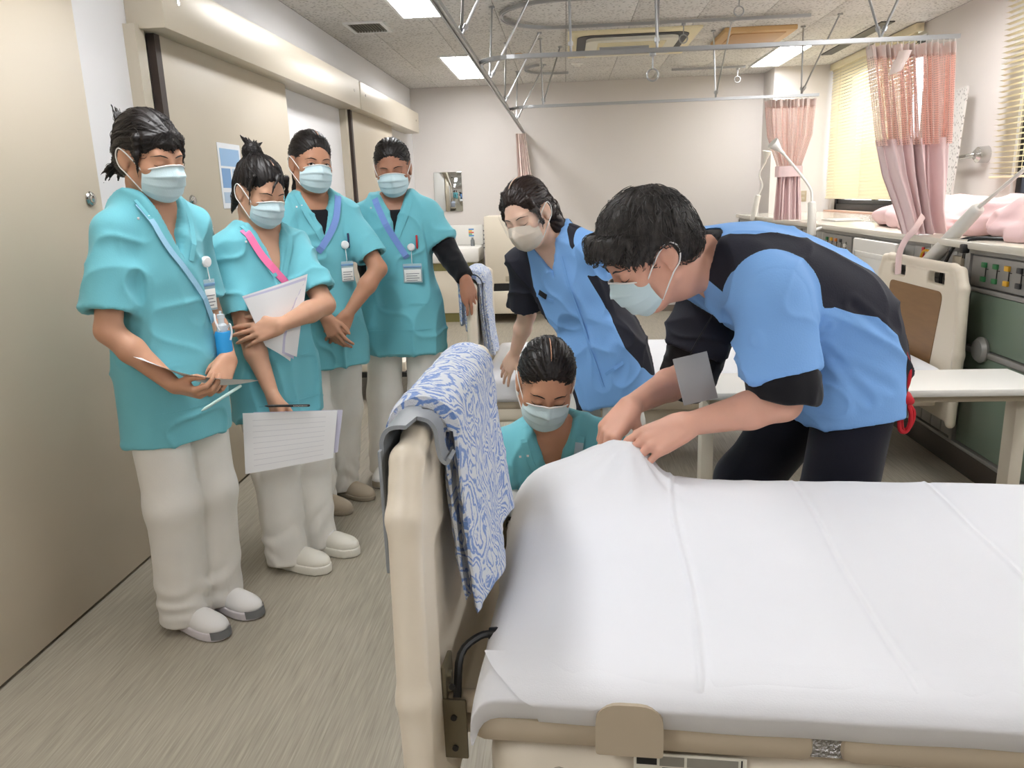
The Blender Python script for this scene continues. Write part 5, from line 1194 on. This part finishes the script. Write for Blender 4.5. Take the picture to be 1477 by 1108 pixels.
def neck_band(S, m, vd):
    """raised facing along the V neckline, shoulder snaps and front pockets"""
    nb, Sp, F, Rt = S['neck'], S['Sp'], S['Fw'], S['Rt']
    for s in (1, -1): ribbon(S, 'neckline_band', [nb+Rt*s*.083+Sp*.012, nb+Rt*s*.064-Sp*vd*.42, nb+Rt*s*.020-Sp*(vd+.012)], .018, m, n=18, lift=.0012, thick=.0012)
    for k in (0, 1): plate(S, 'snap_button', on_cloth(S, nb+Rt*(.074+.022*k)-Sp*(.035+.004*k), lift=.0025), Sp, F, .007, .007, .002, M_REEL)
def pockets(S, m, zs=(-.46, -.60)):
    nb, Sp, F, Rt = S['neck'], S['Sp'], S['Fw'], S['Rt']
    for s in (1, -1):
        ribbon(S, 'pocket_edge', [nb+Rt*s*.05+Sp*zs[0], nb+Rt*s*.09+Sp*zs[0], nb+Rt*s*.13+Sp*(zs[0]-.005)], .012, m, n=10, lift=.001, thick=.0016)
    ribbon(S, 'hem_stitch', [nb+Rt*-.14+Sp*zs[1], nb+Rt*0+Sp*zs[1], nb+Rt*.14+Sp*zs[1]], .004, m, n=18, lift=.0004, thick=.001)

LOOSE = [[18, 22, 16], [22, 26, 18], [26, 28, 20], [30, 30, 20]]
GRIP = [[45, 55, 35], [50, 58, 35], [52, 60, 35], [50, 55, 30]]
M_STRAPB = mat('light blue strap', (158, 205, 232), .7, bump=(220, .2)); M_STRAPP = mat('pink strap', (248, 122, 172), .7); M_STRAPV = mat('periwinkle strap', (122, 152, 216), .7)

# --- student nearest the door
S1 = standing(-1.222, 2.265, 67, 1.585, 64, hth=64, hp=17, hr=2, lean=.01, foot={'R': (-1.245, 2.19), 'L': (-1.185, 2.315)})
arm(S1, 'R', (-1.115, 2.075, .825), (-.75, -.25, -.25)); arm(S1, 'L', (-1.045, 2.265, .875), (-.2, .9, -.2))
S1['elL'] = V3(-1.165, 2.45, .985); S1['wrL'] = V3(-1.050, 2.30, .858)
S1.update(skin=SK1, hair=hair_bangs_bun, shoe=dict(mat=W_SHOE, smat=W_SOLE, toe=TOE), nstr=330, vneck=.155,
          handR=dict(dir=(.95, -.22, -.22), pal=(.1, .55, .8), curl=[[30, 45, 25], [32, 48, 25], [34, 50, 25], [36, 50, 25]], thumb=(.8, .35, .55)),
          handL=dict(dir=(-.12, -.75, -.62), pal=(-.75, .3, -.5), curl=[[30, 40, 25], [32, 42, 25], [34, 44, 25], [36, 44, 25]], thumb=(.7, .3, .6)))
build_person('person', 'person in teal scrubs with fringe and mask, bottle pouch on blue strap, nearest the door', (-1.215, 2.25, 0), S1)
neck_band(S1, M_TEAL, .155); pockets(S1, M_TEAL)
n1 = S1['neck']; r1, u1, f1 = S1['Rt'], S1['Sp'], S1['Fw']
ribbon(S1, 'strap', [n1+r1*.085+u1*.0, n1+r1*.05-u1*.12, n1-r1*.03-u1*.25, n1-r1*.095-u1*.365], .017, M_STRAPB, lift=.005)
q1 = badge(S1, n1-r1*.085-u1*.175, .10, .045, .095)
M_POUCH = mat('bright blue pouch', (38, 150, 214), .55); M_CLEAR = mat('clear bottle plastic', (222, 236, 242), .2, alpha=.6)
pz = on_cloth(S1, n1-r1*.100-u1*.445, lift=.034)-S1['base']
mb = MB(); mb.lathe([(.002, -.062), (.022, -.060), (.0245, -.05), (.0245, .048), (.022, .055), (.002, .055)], 18, M=Matrix.Translation(pz)); po = mb.build('bottle_pouch', M_POUCH, S1['root'])
mb = MB(); mb.lathe([(.016, .05), (.016, .075), (.009, .082), (.009, .095), (.012, .096), (.012, .108), (.004, .110), (.004, .118), (.002, .119)], 14, M=Matrix.Translation(pz)); mb.build('bottle_neck', M_CLEAR, po)
mb = MB(); mb.tube(bez([pz+V3(.012, 0, .06), pz+V3(.03, -.01, .08), pz+V3(.034, -.01, .055), pz+V3(.028, -.012, .03)], 12), .003, 5); mb.tube(bez([pz+V3(-.02, 0, .11), pz+V3(-.012, -.012, .085), pz+V3(.0, -.015, .06)], 10), .003, 5); mb.build('pouch_clip', M_REEL, po)

# --- student with the paper stack
S2 = standing(-1.065, 2.69, 50, 1.475, 72, hth=54, hp=22, hr=-3, lean=.0, foot={'R': (-1.055, 2.605), 'L': (-.985, 2.745)})
arm(S2, 'R', (-1.005, 2.500, .690), (-.7, -.1, -.3)); arm(S2, 'L', (-.955, 2.505, .925), (.75, .4, -.5))
S2.update(skin=SK2, hair=hair_topbun, shoe=dict(mat=CREAM_SHOE, smat=CREAM_SHOE, sole=.034, lace=W_SHOE), vneck=.15, nstr=300, part=(-.1, .60, .15),
          handR=dict(dir=(.25, -.2, -.95), pal=(.55, .75, .1), curl=[[38, 50, 30], [42, 55, 30], [45, 55, 30], [48, 55, 30]], thumb=(.8, .2, .5)),
          handL=dict(dir=(-.93, -.15, -.22), pal=(-.1, .9, -.35), curl=[[2, 8, 6], [4, 10, 8], [8, 12, 8], [10, 14, 8]], thumb=(.75, .6, .0), spread=.10))
S2['hem'] = (V3(0, 0, .565), -UP)
build_person('person', 'person in teal scrubs with top bun and pink strap, hugging a stack of paper', (-1.0, 2.68, 0), S2)
neck_band(S2, M_TEAL, .15); pockets(S2, M_TEAL, (-.45, -.60))
n2, r2, u2, f2 = S2['neck'], S2['Rt'], S2['Sp'], S2['Fw']
ribbon(S2, 'strap', [n2+r2*.088, n2+r2*.045-u2*.10, n2-r2*.02-u2*.19, n2-r2*.075-u2*.26], .026, M_STRAPP, lift=.004)

# --- student looking at the camera
S3 = standing(-1.045, 3.25, 38, 1.60, 62, hth=38, hp=8, hr=-4, lean=.0, foot={'R': (-1.11, 3.17), 'L': (-1.05, 3.33)})
arm(S3, 'R', (-.985, 3.10, .86), (-.5, -.5, -.3)); arm(S3, 'L', (-.915, 3.17, .86), (.8, .1, -.2))
S3['hair_amp'] = .0016
S3.update(skin=SK3, hair=hair_pony, shoe=dict(mat=B_SHOE, smat=B_SOLE, sole=.02), eyes=1.0, gaze=.55, vneck=.16, cvox=.0065, nstr=240, part=(-.12, .6, .2),
          handR=dict(dir=(.45, -.25, -.85), pal=(.3, .9, 0), curl=LOOSE, thumb=(.8, .5, .3)),
          handL=dict(dir=(-.42, -.35, -.85), pal=(-.4, .85, 0), curl=LOOSE, thumb=(.8, .5, .3)))
build_person('person', 'person in teal scrubs with ponytail looking towards the camera, hands clasped', (-1.05, 3.27, 0), S3)
neck_band(S3, M_TEAL, .16); undershirt(S3, .005, M_BLACK)
n3, r3, u3 = S3['neck'], S3['Rt'], S3['Sp']
ribbon(S3, 'strap', [n3-r3*.09+u3*.0, n3-r3*.05-u3*.11, n3+r3*.04-u3*.22], .028, M_STRAPV, lift=.004)
badge(S3, n3-r3*.085-u3*.20, .11, .058, .085)

# --- student resting a hand on the far bed
S4 = standing(-.768, 3.575, 3, 1.58, 2, stance=.105, hth=7, hp=16, hr=3, lean=.0, foot={'R': (-.90, 3.57), 'L': (-.675, 3.59)})
arm(S4, 'L', (-.452, 3.47, .965), (.5, .3, .2)); arm(S4, 'R', (-.93, 3.71, .80), (-.3, .6, 0))
S4['elL'] = V3(-.535, 3.565, 1.07)
S4.update(skin=SK4, hair=hair_slick, shoe=dict(mat=W_SHOE, smat=W_SOLE, toe=B_SOLE), vneck=.155, cvox=.0065, nstr=240, wide=1.1, sleeve=.70,
          handL=dict(dir=(.28, -.10, -.95), pal=(-.65, .75, -.1), curl=[[6, 10, 8], [10, 14, 10], [14, 18, 12], [20, 22, 14]], thumb=(.85, .35, .1), spread=.09),
          handR=dict(dir=(0, -.1, -1), pal=(.9, .3, 0), curl=LOOSE))
S4['torso'] = [(n[0], n[1], n[2], n[3]*1.10, n[4]*1.05, n[5]*1.05) if i < 6 else n for i, n in enumerate(S4['torso'])]
build_person('person', 'person in teal scrubs over black long sleeves, hand resting on the far footboard', (-.768, 3.575, 0), S4)
neck_band(S4, M_TEAL, .155); pockets(S4, M_TEAL, (-.47, -.585)); undershirt(S4, .0, M_BLACK)
sleeve_under(S4, 'L', .36, .985, .054, .038, 'undershirt_sleeve', M_BLACK); sleeve_under(S4, 'R', .36, .985, .050, .032, 'undershirt_sleeve', M_BLACK)
n4, r4, u4 = S4['neck'], S4['Rt'], S4['Sp']
ribbon(S4, 'strap', [n4+r4*.08, n4+r4*.02-u4*.13, n4-r4*.055-u4*.26], .028, M_STRAPV, lift=.004)
badge(S4, n4-r4*.075-u4*.215, .115, .085, .085)

# --- nurse in blue leaning on the far bed
SN = {}; Fp = facing(-24); r0, f0 = Fp[:, 0], Fp[:, 1]
ca = V3(.105, 3.04, .80); cb = V3(-.055, 3.04, 1.145); sp = unit(cb-ca)
rc = unit(r0*.94-UP*.18); fc = unit(np.cross(sp, rc)); fc = fc if fc@f0 > 0 else -fc
SN['torso'] = [(V3(.165, 3.06, .50), r0, f0, .185, .135, .13), (V3(.15, 3.06, .60), r0, f0, .182, .135, .13), (V3(.128, 3.05, .72), r0, f0, .17, .125, .125), (V3(.095, 3.045, .84), rc, fc, .142, .10, .10), (V3(.04, 3.04, .955), rc, fc, .146, .112, .10),
               (V3(-.012, 3.035, 1.06), rc, fc, .143, .096, .10), (V3(-.038, 3.03, 1.115), rc, fc, .12, .072, .085), (V3(-.055, 3.02, 1.155), rc, fc, .068, .055, .06)]
SN['neck'] = V3(-.055, 3.02, 1.145); SN['shR'] = V3(-.175, 3.095, 1.065); SN['shL'] = V3(.098, 2.975, 1.105)
SN['hM'] = facing(-30, 26, 10); SN['head'] = V3(-.140, 2.955, 1.258); SN['hs'] = 1.0
SN['l1'] = .26; SN['l2'] = .23
SN['elR'] = V3(-.165, 3.19, .84); SN['wrR'] = V3(-.232, 3.33, .645); SN['elL'] = V3(.20, 3.10, .965); SN['wrL'] = V3(.262, 3.20, .795)
for q, s in (('R', 1), ('L', -1)):
    SN['hip'+q] = V3(.12, 3.06, .74)+r0*s*.085; SN['an'+q] = V3(.14, 3.12, .08)+r0*s*.10; SN['kn'+q] = V3(.13, 3.02, .42)+r0*s*.095; SN['toe'+q] = f0
SN.update(hem=(V3(.12, 3.06, .505), unit(V3(.32, 0, -1))), skin=SKN, hair=hair_nurse, hairmat=M_HAIRB, mask='fold', tunic=M_SPLIT, trousers=M_WHITE, zc=.56, nstr=320, part=(.04, .55, -.5), hair_low=-.28, vneck=.12, eyes=.15,
          sleeve=.86, sleeveL=.74, sleeve_r=(.058, .074), shoe=dict(mat=W_SHOE, smat=W_SOLE), fold_axis=sp,
          handR=dict(dir=(-.45, .35, -.82), pal=(.15, .8, -.6), curl=[[4, 8, 6], [6, 10, 8], [8, 12, 8], [10, 14, 8]], thumb=(.7, .7, .1), spread=.14),
          handL=dict(dir=(.22, .12, -.95), pal=(-.8, .3, 0), curl=LOOSE))
def splitN(X):
    s_, e = SN['shR'], SN['elR']; dR = seg_dist(X, s_, e); dL = seg_dist(X, SN['shL'], SN['elL'])
    q = X-ca; lat = (q-np.outer(q@sp, sp))@rc
    side = np.maximum(-lat-.125+.02*np.clip((q@sp)/.3, -1, 1), lat-.128)
    back = np.where(((X-cb)@fc < -.035) & ((X-cb)@sp > -.06), .01, -.01)
    out = np.maximum(np.maximum(side, .092-dR), back)
    return np.minimum(out, dL-.102)
SN['split'] = splitN
build_person('person', 'person in blue and black tunic with beige mask, leaning on the far bed', (.13, 3.08, 0), SN)
nN, rN, uN = SN['neck'], SN['Rt'], SN['Sp']
ribbon(SN, 'front_placket', [nN-rN*.055-uN*.05, nN-rN*.045-uN*.2, nN-rN*.035-uN*.4, nN-rN*.03-uN*.58], .010, mat('blue tunic trim', (120, 170, 232), .75), n=30, lift=.0008)
ribbon(SN, 'pocket_edge', [nN+rN*.13-uN*.19, nN+rN*.085-uN*.20, nN+rN*.045-uN*.215], .012, MATS['blue tunic trim'], n=10, lift=.001)
ribbon(SN, 'pocket_edge', [nN-rN*.13-uN*.50, nN-rN*.09-uN*.515, nN-rN*.055-uN*.53], .012, MATS['blue tunic trim'], n=10, lift=.001)
ribbon(SN, 'pen_clip', [nN+rN*.10-uN*.175, nN+rN*.085-uN*.185, nN+rN*.07-uN*.195], .02, M_BLACK, n=8, lift=.003, thick=.004)
for kx, cc in ((0, M_CARD), (1, M_STRIPE)): plate(SN, 'hip_badge', on_cloth(SN, V3(.20+.004*kx, 2.95, .50-.012*kx), V3(.1, -1, 0), .012+.002*kx), UP, V3(.1, -1, 0), .045-.02*kx, .06-.035*kx, .003, cc)
shp = MB()
def shield(a, b):
    an = (a*2-1)*R_(62); return tuple(SN['tow']((.10*math.sin(an), -.005+.125*math.cos(an), .035-.075*b)))
shp.grid(shield, 20, 8); shp.build('face_shield', mat('clear shield plastic', (205, 208, 208), .12, alpha=.10), SN['root'])

# --- man in blue holding the sheet
SM = {}
def nd(c, th, a, bf, bb):   # th: angle of the spine above horizontal, heading to -X
    t = R_(th); u = V3(-math.cos(t), -.03, math.sin(t)); return (V3(*c), V3(0, 1, 0), V3(-math.sin(t), 0, -math.cos(t)), a, bf, bb)
SM['torso'] = [nd((.750, 2.10, .70), 96, .20, .160, .135), nd((.750, 2.10, .79), 88, .20, .160, .132), nd((.742, 2.10, .885), 70, .195, .152, .134), nd((.70, 2.095, .985), 50, .19, .15, .135), nd((.605, 2.08, 1.055), 32, .192, .155, .13),
               nd((.50, 2.06, 1.098), 22, .192, .145, .125), nd((.42, 2.045, 1.125), 18, .165, .11, .105), nd((.355, 2.03, 1.145), 20, .09, .07, .07)]
SM['neck'] = V3(.365, 2.025, 1.14); SM['shL'] = V3(.475, 1.865, 1.065); SM['shR'] = V3(.42, 2.235, 1.045)
SM['elL'] = V3(.515, 1.845, .815); SM['wrL'] = V3(.283, 1.805, .775); SM['elR'] = V3(.345, 2.215, .80); SM['wrR'] = V3(.165, 1.985, .775)
SM['hM'] = facing(-76, 36, -2); SM['head'] = V3(.203, 1.935, 1.178); SM['hs'] = 1.09
SM['hipL'] = V3(.755, 2.015, .83); SM['hipR'] = V3(.735, 2.185, .83); SM['knL'] = V3(.70, 1.985, .47); SM['knR'] = V3(.54, 2.26, .46); SM['anL'] = V3(.74, 2.02, .08); SM['anR'] = V3(.58, 2.30, .08)
for q in 'RL': SM['toe'+q] = V3(-1, -.1, 0)
SM.update(hem=(V3(.765, 2.1, .735), unit(V3(.10, 0, -1))), male=True, neck_r=.062, arm_r=1.22, hand_s=1.14, skin=SKM, hair=hair_short, hairmat=M_HAIRG, mask='pleat', tunic=M_SPLIT, trousers=M_NAVY, vox=.0036, zc=.60,
          cvox=.0052, tvox=.0062, nstr=900, slen=5, sr=.0010, sjit=.5, slift=.004, hair_amp=.003, leg_r=(.094, .094, .085), wide=1.1, deep=1.15, sleeve_r=(.085, .094), sleeve=.70, vneck=.10, eyes=.15, skin_in=.02,
          fold_axis=unit(V3(-.75, 0, .65)), shoe=dict(mat=D_SHOE, smat=D_SHOE),
          handL=dict(dir=(-.86, -.05, -.40), pal=(-.15, .62, -.75), curl=[[22, 26, 18], [24, 30, 20], [28, 32, 22], [32, 34, 22]], thumb=(.7, .45, .55), spread=.07),
          handR=dict(dir=(-.62, -.42, -.62), pal=(.1, .2, -.9), curl=[[30, 40, 30], [32, 42, 30], [36, 44, 30], [40, 44, 30]], thumb=(.35, .3, .95), tcurl=6),
          creases=[(V3(.56, 1.85, 1.02), V3(.44, 1.80, .98), .008, .010), (V3(.62, 1.88, .99), V3(.53, 1.80, .86), .009, .010), (V3(.66, 1.92, .90), V3(.80, 1.90, .83), .012, .004), (V3(.62, 1.92, .94), V3(.74, 1.90, .80), .010, .004), (V3(.68, 1.90, 1.04), V3(.83, 1.90, .92), .010, .006)])
def splitM(X):
    # black side-back panel: between the blue centre back and the blue flank, measured round the spine
    T = SM['torso']; C = np.array([n[0] for n in T]); B = np.array([-n[2] for n in T]); best = np.full(len(X), 9.0); ang = np.zeros(len(X)); tt = np.zeros(len(X))
    for i in range(len(T)-1):
        ab = C[i+1]-C[i]; t = np.clip(((X-C[i])@ab)/(ab@ab), 0, 1); q = X-C[i]-t[:, None]*ab; d = np.linalg.norm(q, axis=1)
        b = B[i]+t[:, None]*(B[i+1]-B[i]); m = d < best; a_ = np.degrees(np.arctan2(np.abs(q[:, 1]), (q*b).sum(1))); ang[m] = a_[m]; best[m] = d[m]; tt[m] = (i+t)[m]
    lo = np.interp(tt, [1.5, 2.5, 3.5, 4.5, 5.5, 6.2], [12, 22, 34, 34, 40, 48]); hi = np.interp(tt, [1.5, 2.5, 3.5, 4.5, 5.3, 6.2], [58, 66, 84, 96, 118, 112])
    v = np.minimum(ang-lo, hi-ang)
    dl = np.minimum(seg_dist(X, SM['shL']+V3(.01, 0, .0), SM['elL']), seg_dist(X, SM['shR'], SM['elR']))
    dr = seg_dist(X, SM['shR'], SM['elR']); out = np.where(dl < .116, -np.abs(.116-dl)*100, np.minimum(v, (dl-.116)*300))
    return np.where(dr < .12, 1.0, out)
SM['split'] = splitM
build_person('person', 'man in blue and black tunic and navy trousers bending to fold the white sheet', (.70, 2.12, 0), SM)
undershirt(SM, .02, M_BLACK)
sleeve_under(SM, 'L', .30, .49, .082, .084, 'undershirt_sleeve', M_BLACK); sleeve_under(SM, 'R', .22, .56, .084, .078, 'undershirt_sleeve', M_BLACK)
for k in range(5):   # fingernails
    for q in 'LR':
        p, d, n = SM['tips'+q][k]; nl = MB(); w_ = unit(np.cross(d, n)); M = Matrix(((w_[0], d[0], n[0]), (w_[1], d[1], n[1]), (w_[2], d[2], n[2]))).to_4x4(); M.translation = p-d*.003+n*.0052-SM['base']
        nl.lathe([(.0008, .0016), (.004, .0012), (.0055, 0), (.0045, -.002)], 10, M=M @ Matrix.Diagonal((1, 1.25, 1, 1))); nl.build('fingernail', mat('fingernail', (226, 178, 160), .3), SM['root'])
bc = on_cloth(SM, V3(.33, 1.93, .98), V3(-.5, -1, -.3), .012)
plate(SM, 'badge_reel', bc, UP, V3(-.4, -1, 0), .03, .018, .012, M_REEL)
bs = plate(SM, 'badge_sleeve', V3(.315, 1.90, .865), V3(-.25, 0, 1), V3(-.1, -1, .1), .085, .12, .003, mat('grey badge sleeve', (176, 178, 180), .3, alpha=.8))
plate(SM, 'badge_card', V3(.318, 1.897, .842), V3(-.25, 0, 1), V3(-.1, -1, .1), .08, .062, .002, mat('grey card', (190, 192, 196), .45), bs)
mb = MB(); mb.tube(bez([bc-SM['base'], V3(.312, 1.90, .95)-SM['base'], V3(.30, 1.90, .925)-SM['base']], 8), .0018, 5); mb.build('badge_cord', M_BLACK, bs)

# --- student crouching behind the bed corner
SC = {}; Fc = facing(4); r0, f0 = Fc[:, 0], Fc[:, 1]
def nc(y, z, a, bf, bb, tl=12): t = R_(tl); return (V3(-.05, y, z), r0, unit(f0*math.cos(t)-UP*math.sin(t)), a, bf, bb)
SC['torso'] = [nc(2.40, .14, .17, .12, .13), nc(2.385, .22, .17, .12, .13), nc(2.35, .32, .165, .118, .12), nc(2.30, .42, .16, .112, .105), nc(2.255, .51, .155, .115, .098), nc(2.22, .58, .148, .095, .095), nc(2.205, .62, .12, .075, .08), nc(2.19, .655, .068, .055, .06)]
SC['neck'] = V3(-.05, 2.185, .645); SC['shR'] = V3(-.205, 2.18, .595); SC['shL'] = V3(.10, 2.20, .61)
SC['hM'] = facing(6, 27, -6); SC['head'] = V3(-.062, 2.135, .808); SC['hs'] = .985
SC['elR'] = V3(-.245, 2.10, .40); SC['wrR'] = V3(-.20, 1.99, .36); SC['elL'] = V3(.15, 2.12, .38); SC['wrL'] = V3(.06, 2.0, .34)
for q, s in (('R', 1), ('L', -1)):
    b = V3(-.05, 0, 0)+r0*s*.09*V3(1, 0, 0); SC['hip'+q] = b+V3(0, 2.42, .24); SC['kn'+q] = b+V3(0, 2.12, .42)+r0*s*.07*V3(1, 0, 0); SC['an'+q] = b+V3(0, 2.32, .08); SC['toe'+q] = V3(0, -1, 0)
SC.update(hem=(V3(0, 2.35, .16), -UP), skin=SKC, hair=hair_slick, hairmat=M_HAIR, mask='pleat', tunic=M_TEAL, trousers=M_WHITE, zc=.0, vneck=.15, nstr=300, part=(.02, .62, -.35), leg_r=(.09, .075, .07), shoe=dict(mat=W_SHOE, smat=W_SOLE), l1=.26, l2=.22,
          handR=dict(dir=(.35, -.75, -.4), pal=(.8, .3, .2), curl=GRIP), handL=dict(dir=(-.2, -.9, -.3), pal=(0, 0, -1), curl=LOOSE))
build_person('person', 'person in teal scrubs crouching behind the foot corner of the near bed', (-.05, 2.33, 0), SC)
neck_band(SC, M_TEAL, .15)
nC, rC, uC = SC['neck'], SC['Rt'], SC['Sp']
ribbon(SC, 'strap', [nC-rC*.075+uC*.0, nC-rC*.055-uC*.10, nC-rC*.02-uC*.22], .024, mat('grey blue strap', (176, 198, 210), .7), lift=.004)
# ---------------------------------------------------------------- things held and hanging
M_PAPER = mat('white paper', (238, 238, 240), .7); M_PAPERL = mat('lilac tinted paper', (206, 204, 226), .7)
def paper(name, C4, m, label, curl=(0, 0, 0), n=12, th=.0006, group=None, lines=0):
    """sheet spanned between four corners, bowed by curl"""
    A, B, Cc, D = [np.asarray(c, float) for c in C4]; base = (A+B+Cc+D)/4; k = np.asarray(curl, float); nr = unit(np.cross(B-A, D-A))
    def f(u, v): return (A*(1-u)+B*u)*(1-v)+(D*(1-u)+Cc*u)*v+k*math.sin(math.pi*u)*(.5+.5*v)-base
    b = MB(); b.grid(lambda u, v: tuple(f(u, v)), n, n); b.grid(lambda u, v: tuple(f(u, v)+nr*th), n, n); o = b.build(name, m, None, tuple(base)); tag(o, label, 'paper', group)
    for q in range(lines):
        v0 = .12+.76*q/max(1, lines-1)
        l = MB(); l.grid(lambda u, v: tuple(f(.1+.78*u, v0+.008*v)-nr*.0006), 8, 1); l.grid(lambda u, v: tuple(f(.1+.78*u, v0+.008*v)+nr*(th+.0006)), 8, 1); l.build('printed_line', M_INKL, o)
    return o
M_INKL = mat('faint print', (214, 214, 220), .7)
def pen(p, q, m, label, cap=None):
    p, q = V3(*p), V3(*q); b = MB(); d = q-p; b.tube([p-p, d*.04, d*.1, d*.97, d], [.0008, .0028, .0045, .0045, .003], 9); o = b.build('pen', m, None, tuple(p)); tag(o, label, 'pen')
    e = unit(np.cross(d, UP))*.0058; c = MB(); c.tube([d*.62+e, d*.94+e, d*.95], .0013, 5); c.build('clip', cap or m, o)
paper('paper_sheet', [(-1.172, 1.985, .930), (-.893, 2.085, .838), (-.935, 2.235, .800), (-1.20, 2.135, .890)], M_PAPER, 'curled white handout held by the student with the fringe', (0.0, -.02, -.035), lines=0)
pen((-1.012, 2.005, .770), (-.925, 2.085, .822), mat('mint pen', (196, 226, 222), .35), 'pale mint pen in the hand of the student with the fringe')
paper('paper_sheet', [(-1.074, 2.405, .651), (-.793, 2.530, .622), (-.818, 2.515, .455), (-1.086, 2.398, .440)], M_PAPER, 'large white printed sheet hanging from the hand with the black pen', (.0, -.004, 0), lines=9)
paper('paper_sheet', [(-1.045, 2.424, .648), (-.778, 2.542, .620), (-.805, 2.530, .470), (-1.07, 2.412, .455)], M_PAPERL, 'second sheet showing just behind the large hanging printed sheet', (0, 0, 0))
pen((-1.005, 2.425, .669), (-.872, 2.484, .653), M_BLK, 'black pen held above the large hanging sheet', M_STEEL)
for k in range(3): paper('paper_sheet', [(-1.052-.006*k, 2.470+.007*k, 1.020+.004*k), (-.902+.004*k, 2.640+.006*k, 1.060+.010*k), (-.955+.010*k, 2.566+.006*k, .790+.006*k), (-1.015, 2.512+.006*k, .855)], M_PAPER if k != 1 else M_PAPERL, ['front white sheet of the stack hugged under the pink strap', 'lilac middle sheet of the stack hugged under the pink strap', 'rear white sheet of the stack hugged under the pink strap'][k], (.012, -.012, 0), group='hugged paper stack')
for q, lab, S, off in ((0, 'dark pen in the chest pocket of the ponytailed student', S3, S3['neck']-S3['Rt']*.105-S3['Sp']*.185), (1, 'red pen in the chest pocket of the student with black sleeves', S4, S4['neck']-S4['Rt']*.10-S4['Sp']*.195)):
    p = on_cloth(S, off, lift=.006); pen(p-UP*.03, p+UP*.032, [mat('navy pen', (36, 44, 84), .4), mat('red pen', (190, 36, 44), .4)][q], lab)
# red strap and cable behind the man
t = empty('red_strap', (.845, 2.0, .79), 0, 'knotted red strap hanging at the man\'s back pocket', 'strap'); RED = mat('red webbing', (196, 24, 38), .7); off = (-.865, -2.02, -.75)
b = MB(); b.tube(bez([(.86, 1.985, .868), (.872, 1.98, .83), (.872, 1.98, .79), (.862, 1.985, .762)], 14), .007, 8); b.build('strap', RED, t, off)
v = Vol((.81, 1.93, .68), (.93, 2.04, .80), .0045); v.ell((.862, 1.985, .757), (.024, .02, .015), None, 0); v.chain([(.845, 1.985, .765), (.87, 1.97, .75), (.885, 1.985, .742)], [.011, .013, .011], .004); vol_obj(v, 'knot', RED, t, 1, off)
for pts in ([(.868, 1.98, .75), (.885, 1.975, .71), (.880, 1.975, .668), (.862, 1.975, .668), (.860, 1.98, .71), (.866, 1.98, .75)], [(.86, 1.99, .75), (.897, 1.99, .715), (.893, 1.99, .675), (.875, 1.99, .664), (.868, 1.99, .70), (.866, 1.98, .75)], [(.855, 1.99, .755), (.838, 1.99, .73), (.832, 1.99, .705), (.845, 1.985, .712), (.853, 1.985, .74)]):
    b = MB(); b.tube(bez(pts, 24), .0055, 7); b.build('strap_loop', RED, t, off)
b = MB(); b.tube(bez([(.815, 1.965, .755), (.845, 1.97, .735), (.89, 2.02, .725), (.95, 2.18, .715), (1.02, 2.42, .70), (1.07, 2.57, .668), (1.12, 2.64, .658)], 36), .005, 7); tag(b.build('cable', M_BLK), 'black cable running from the red strap towards the overbed table', 'cable')
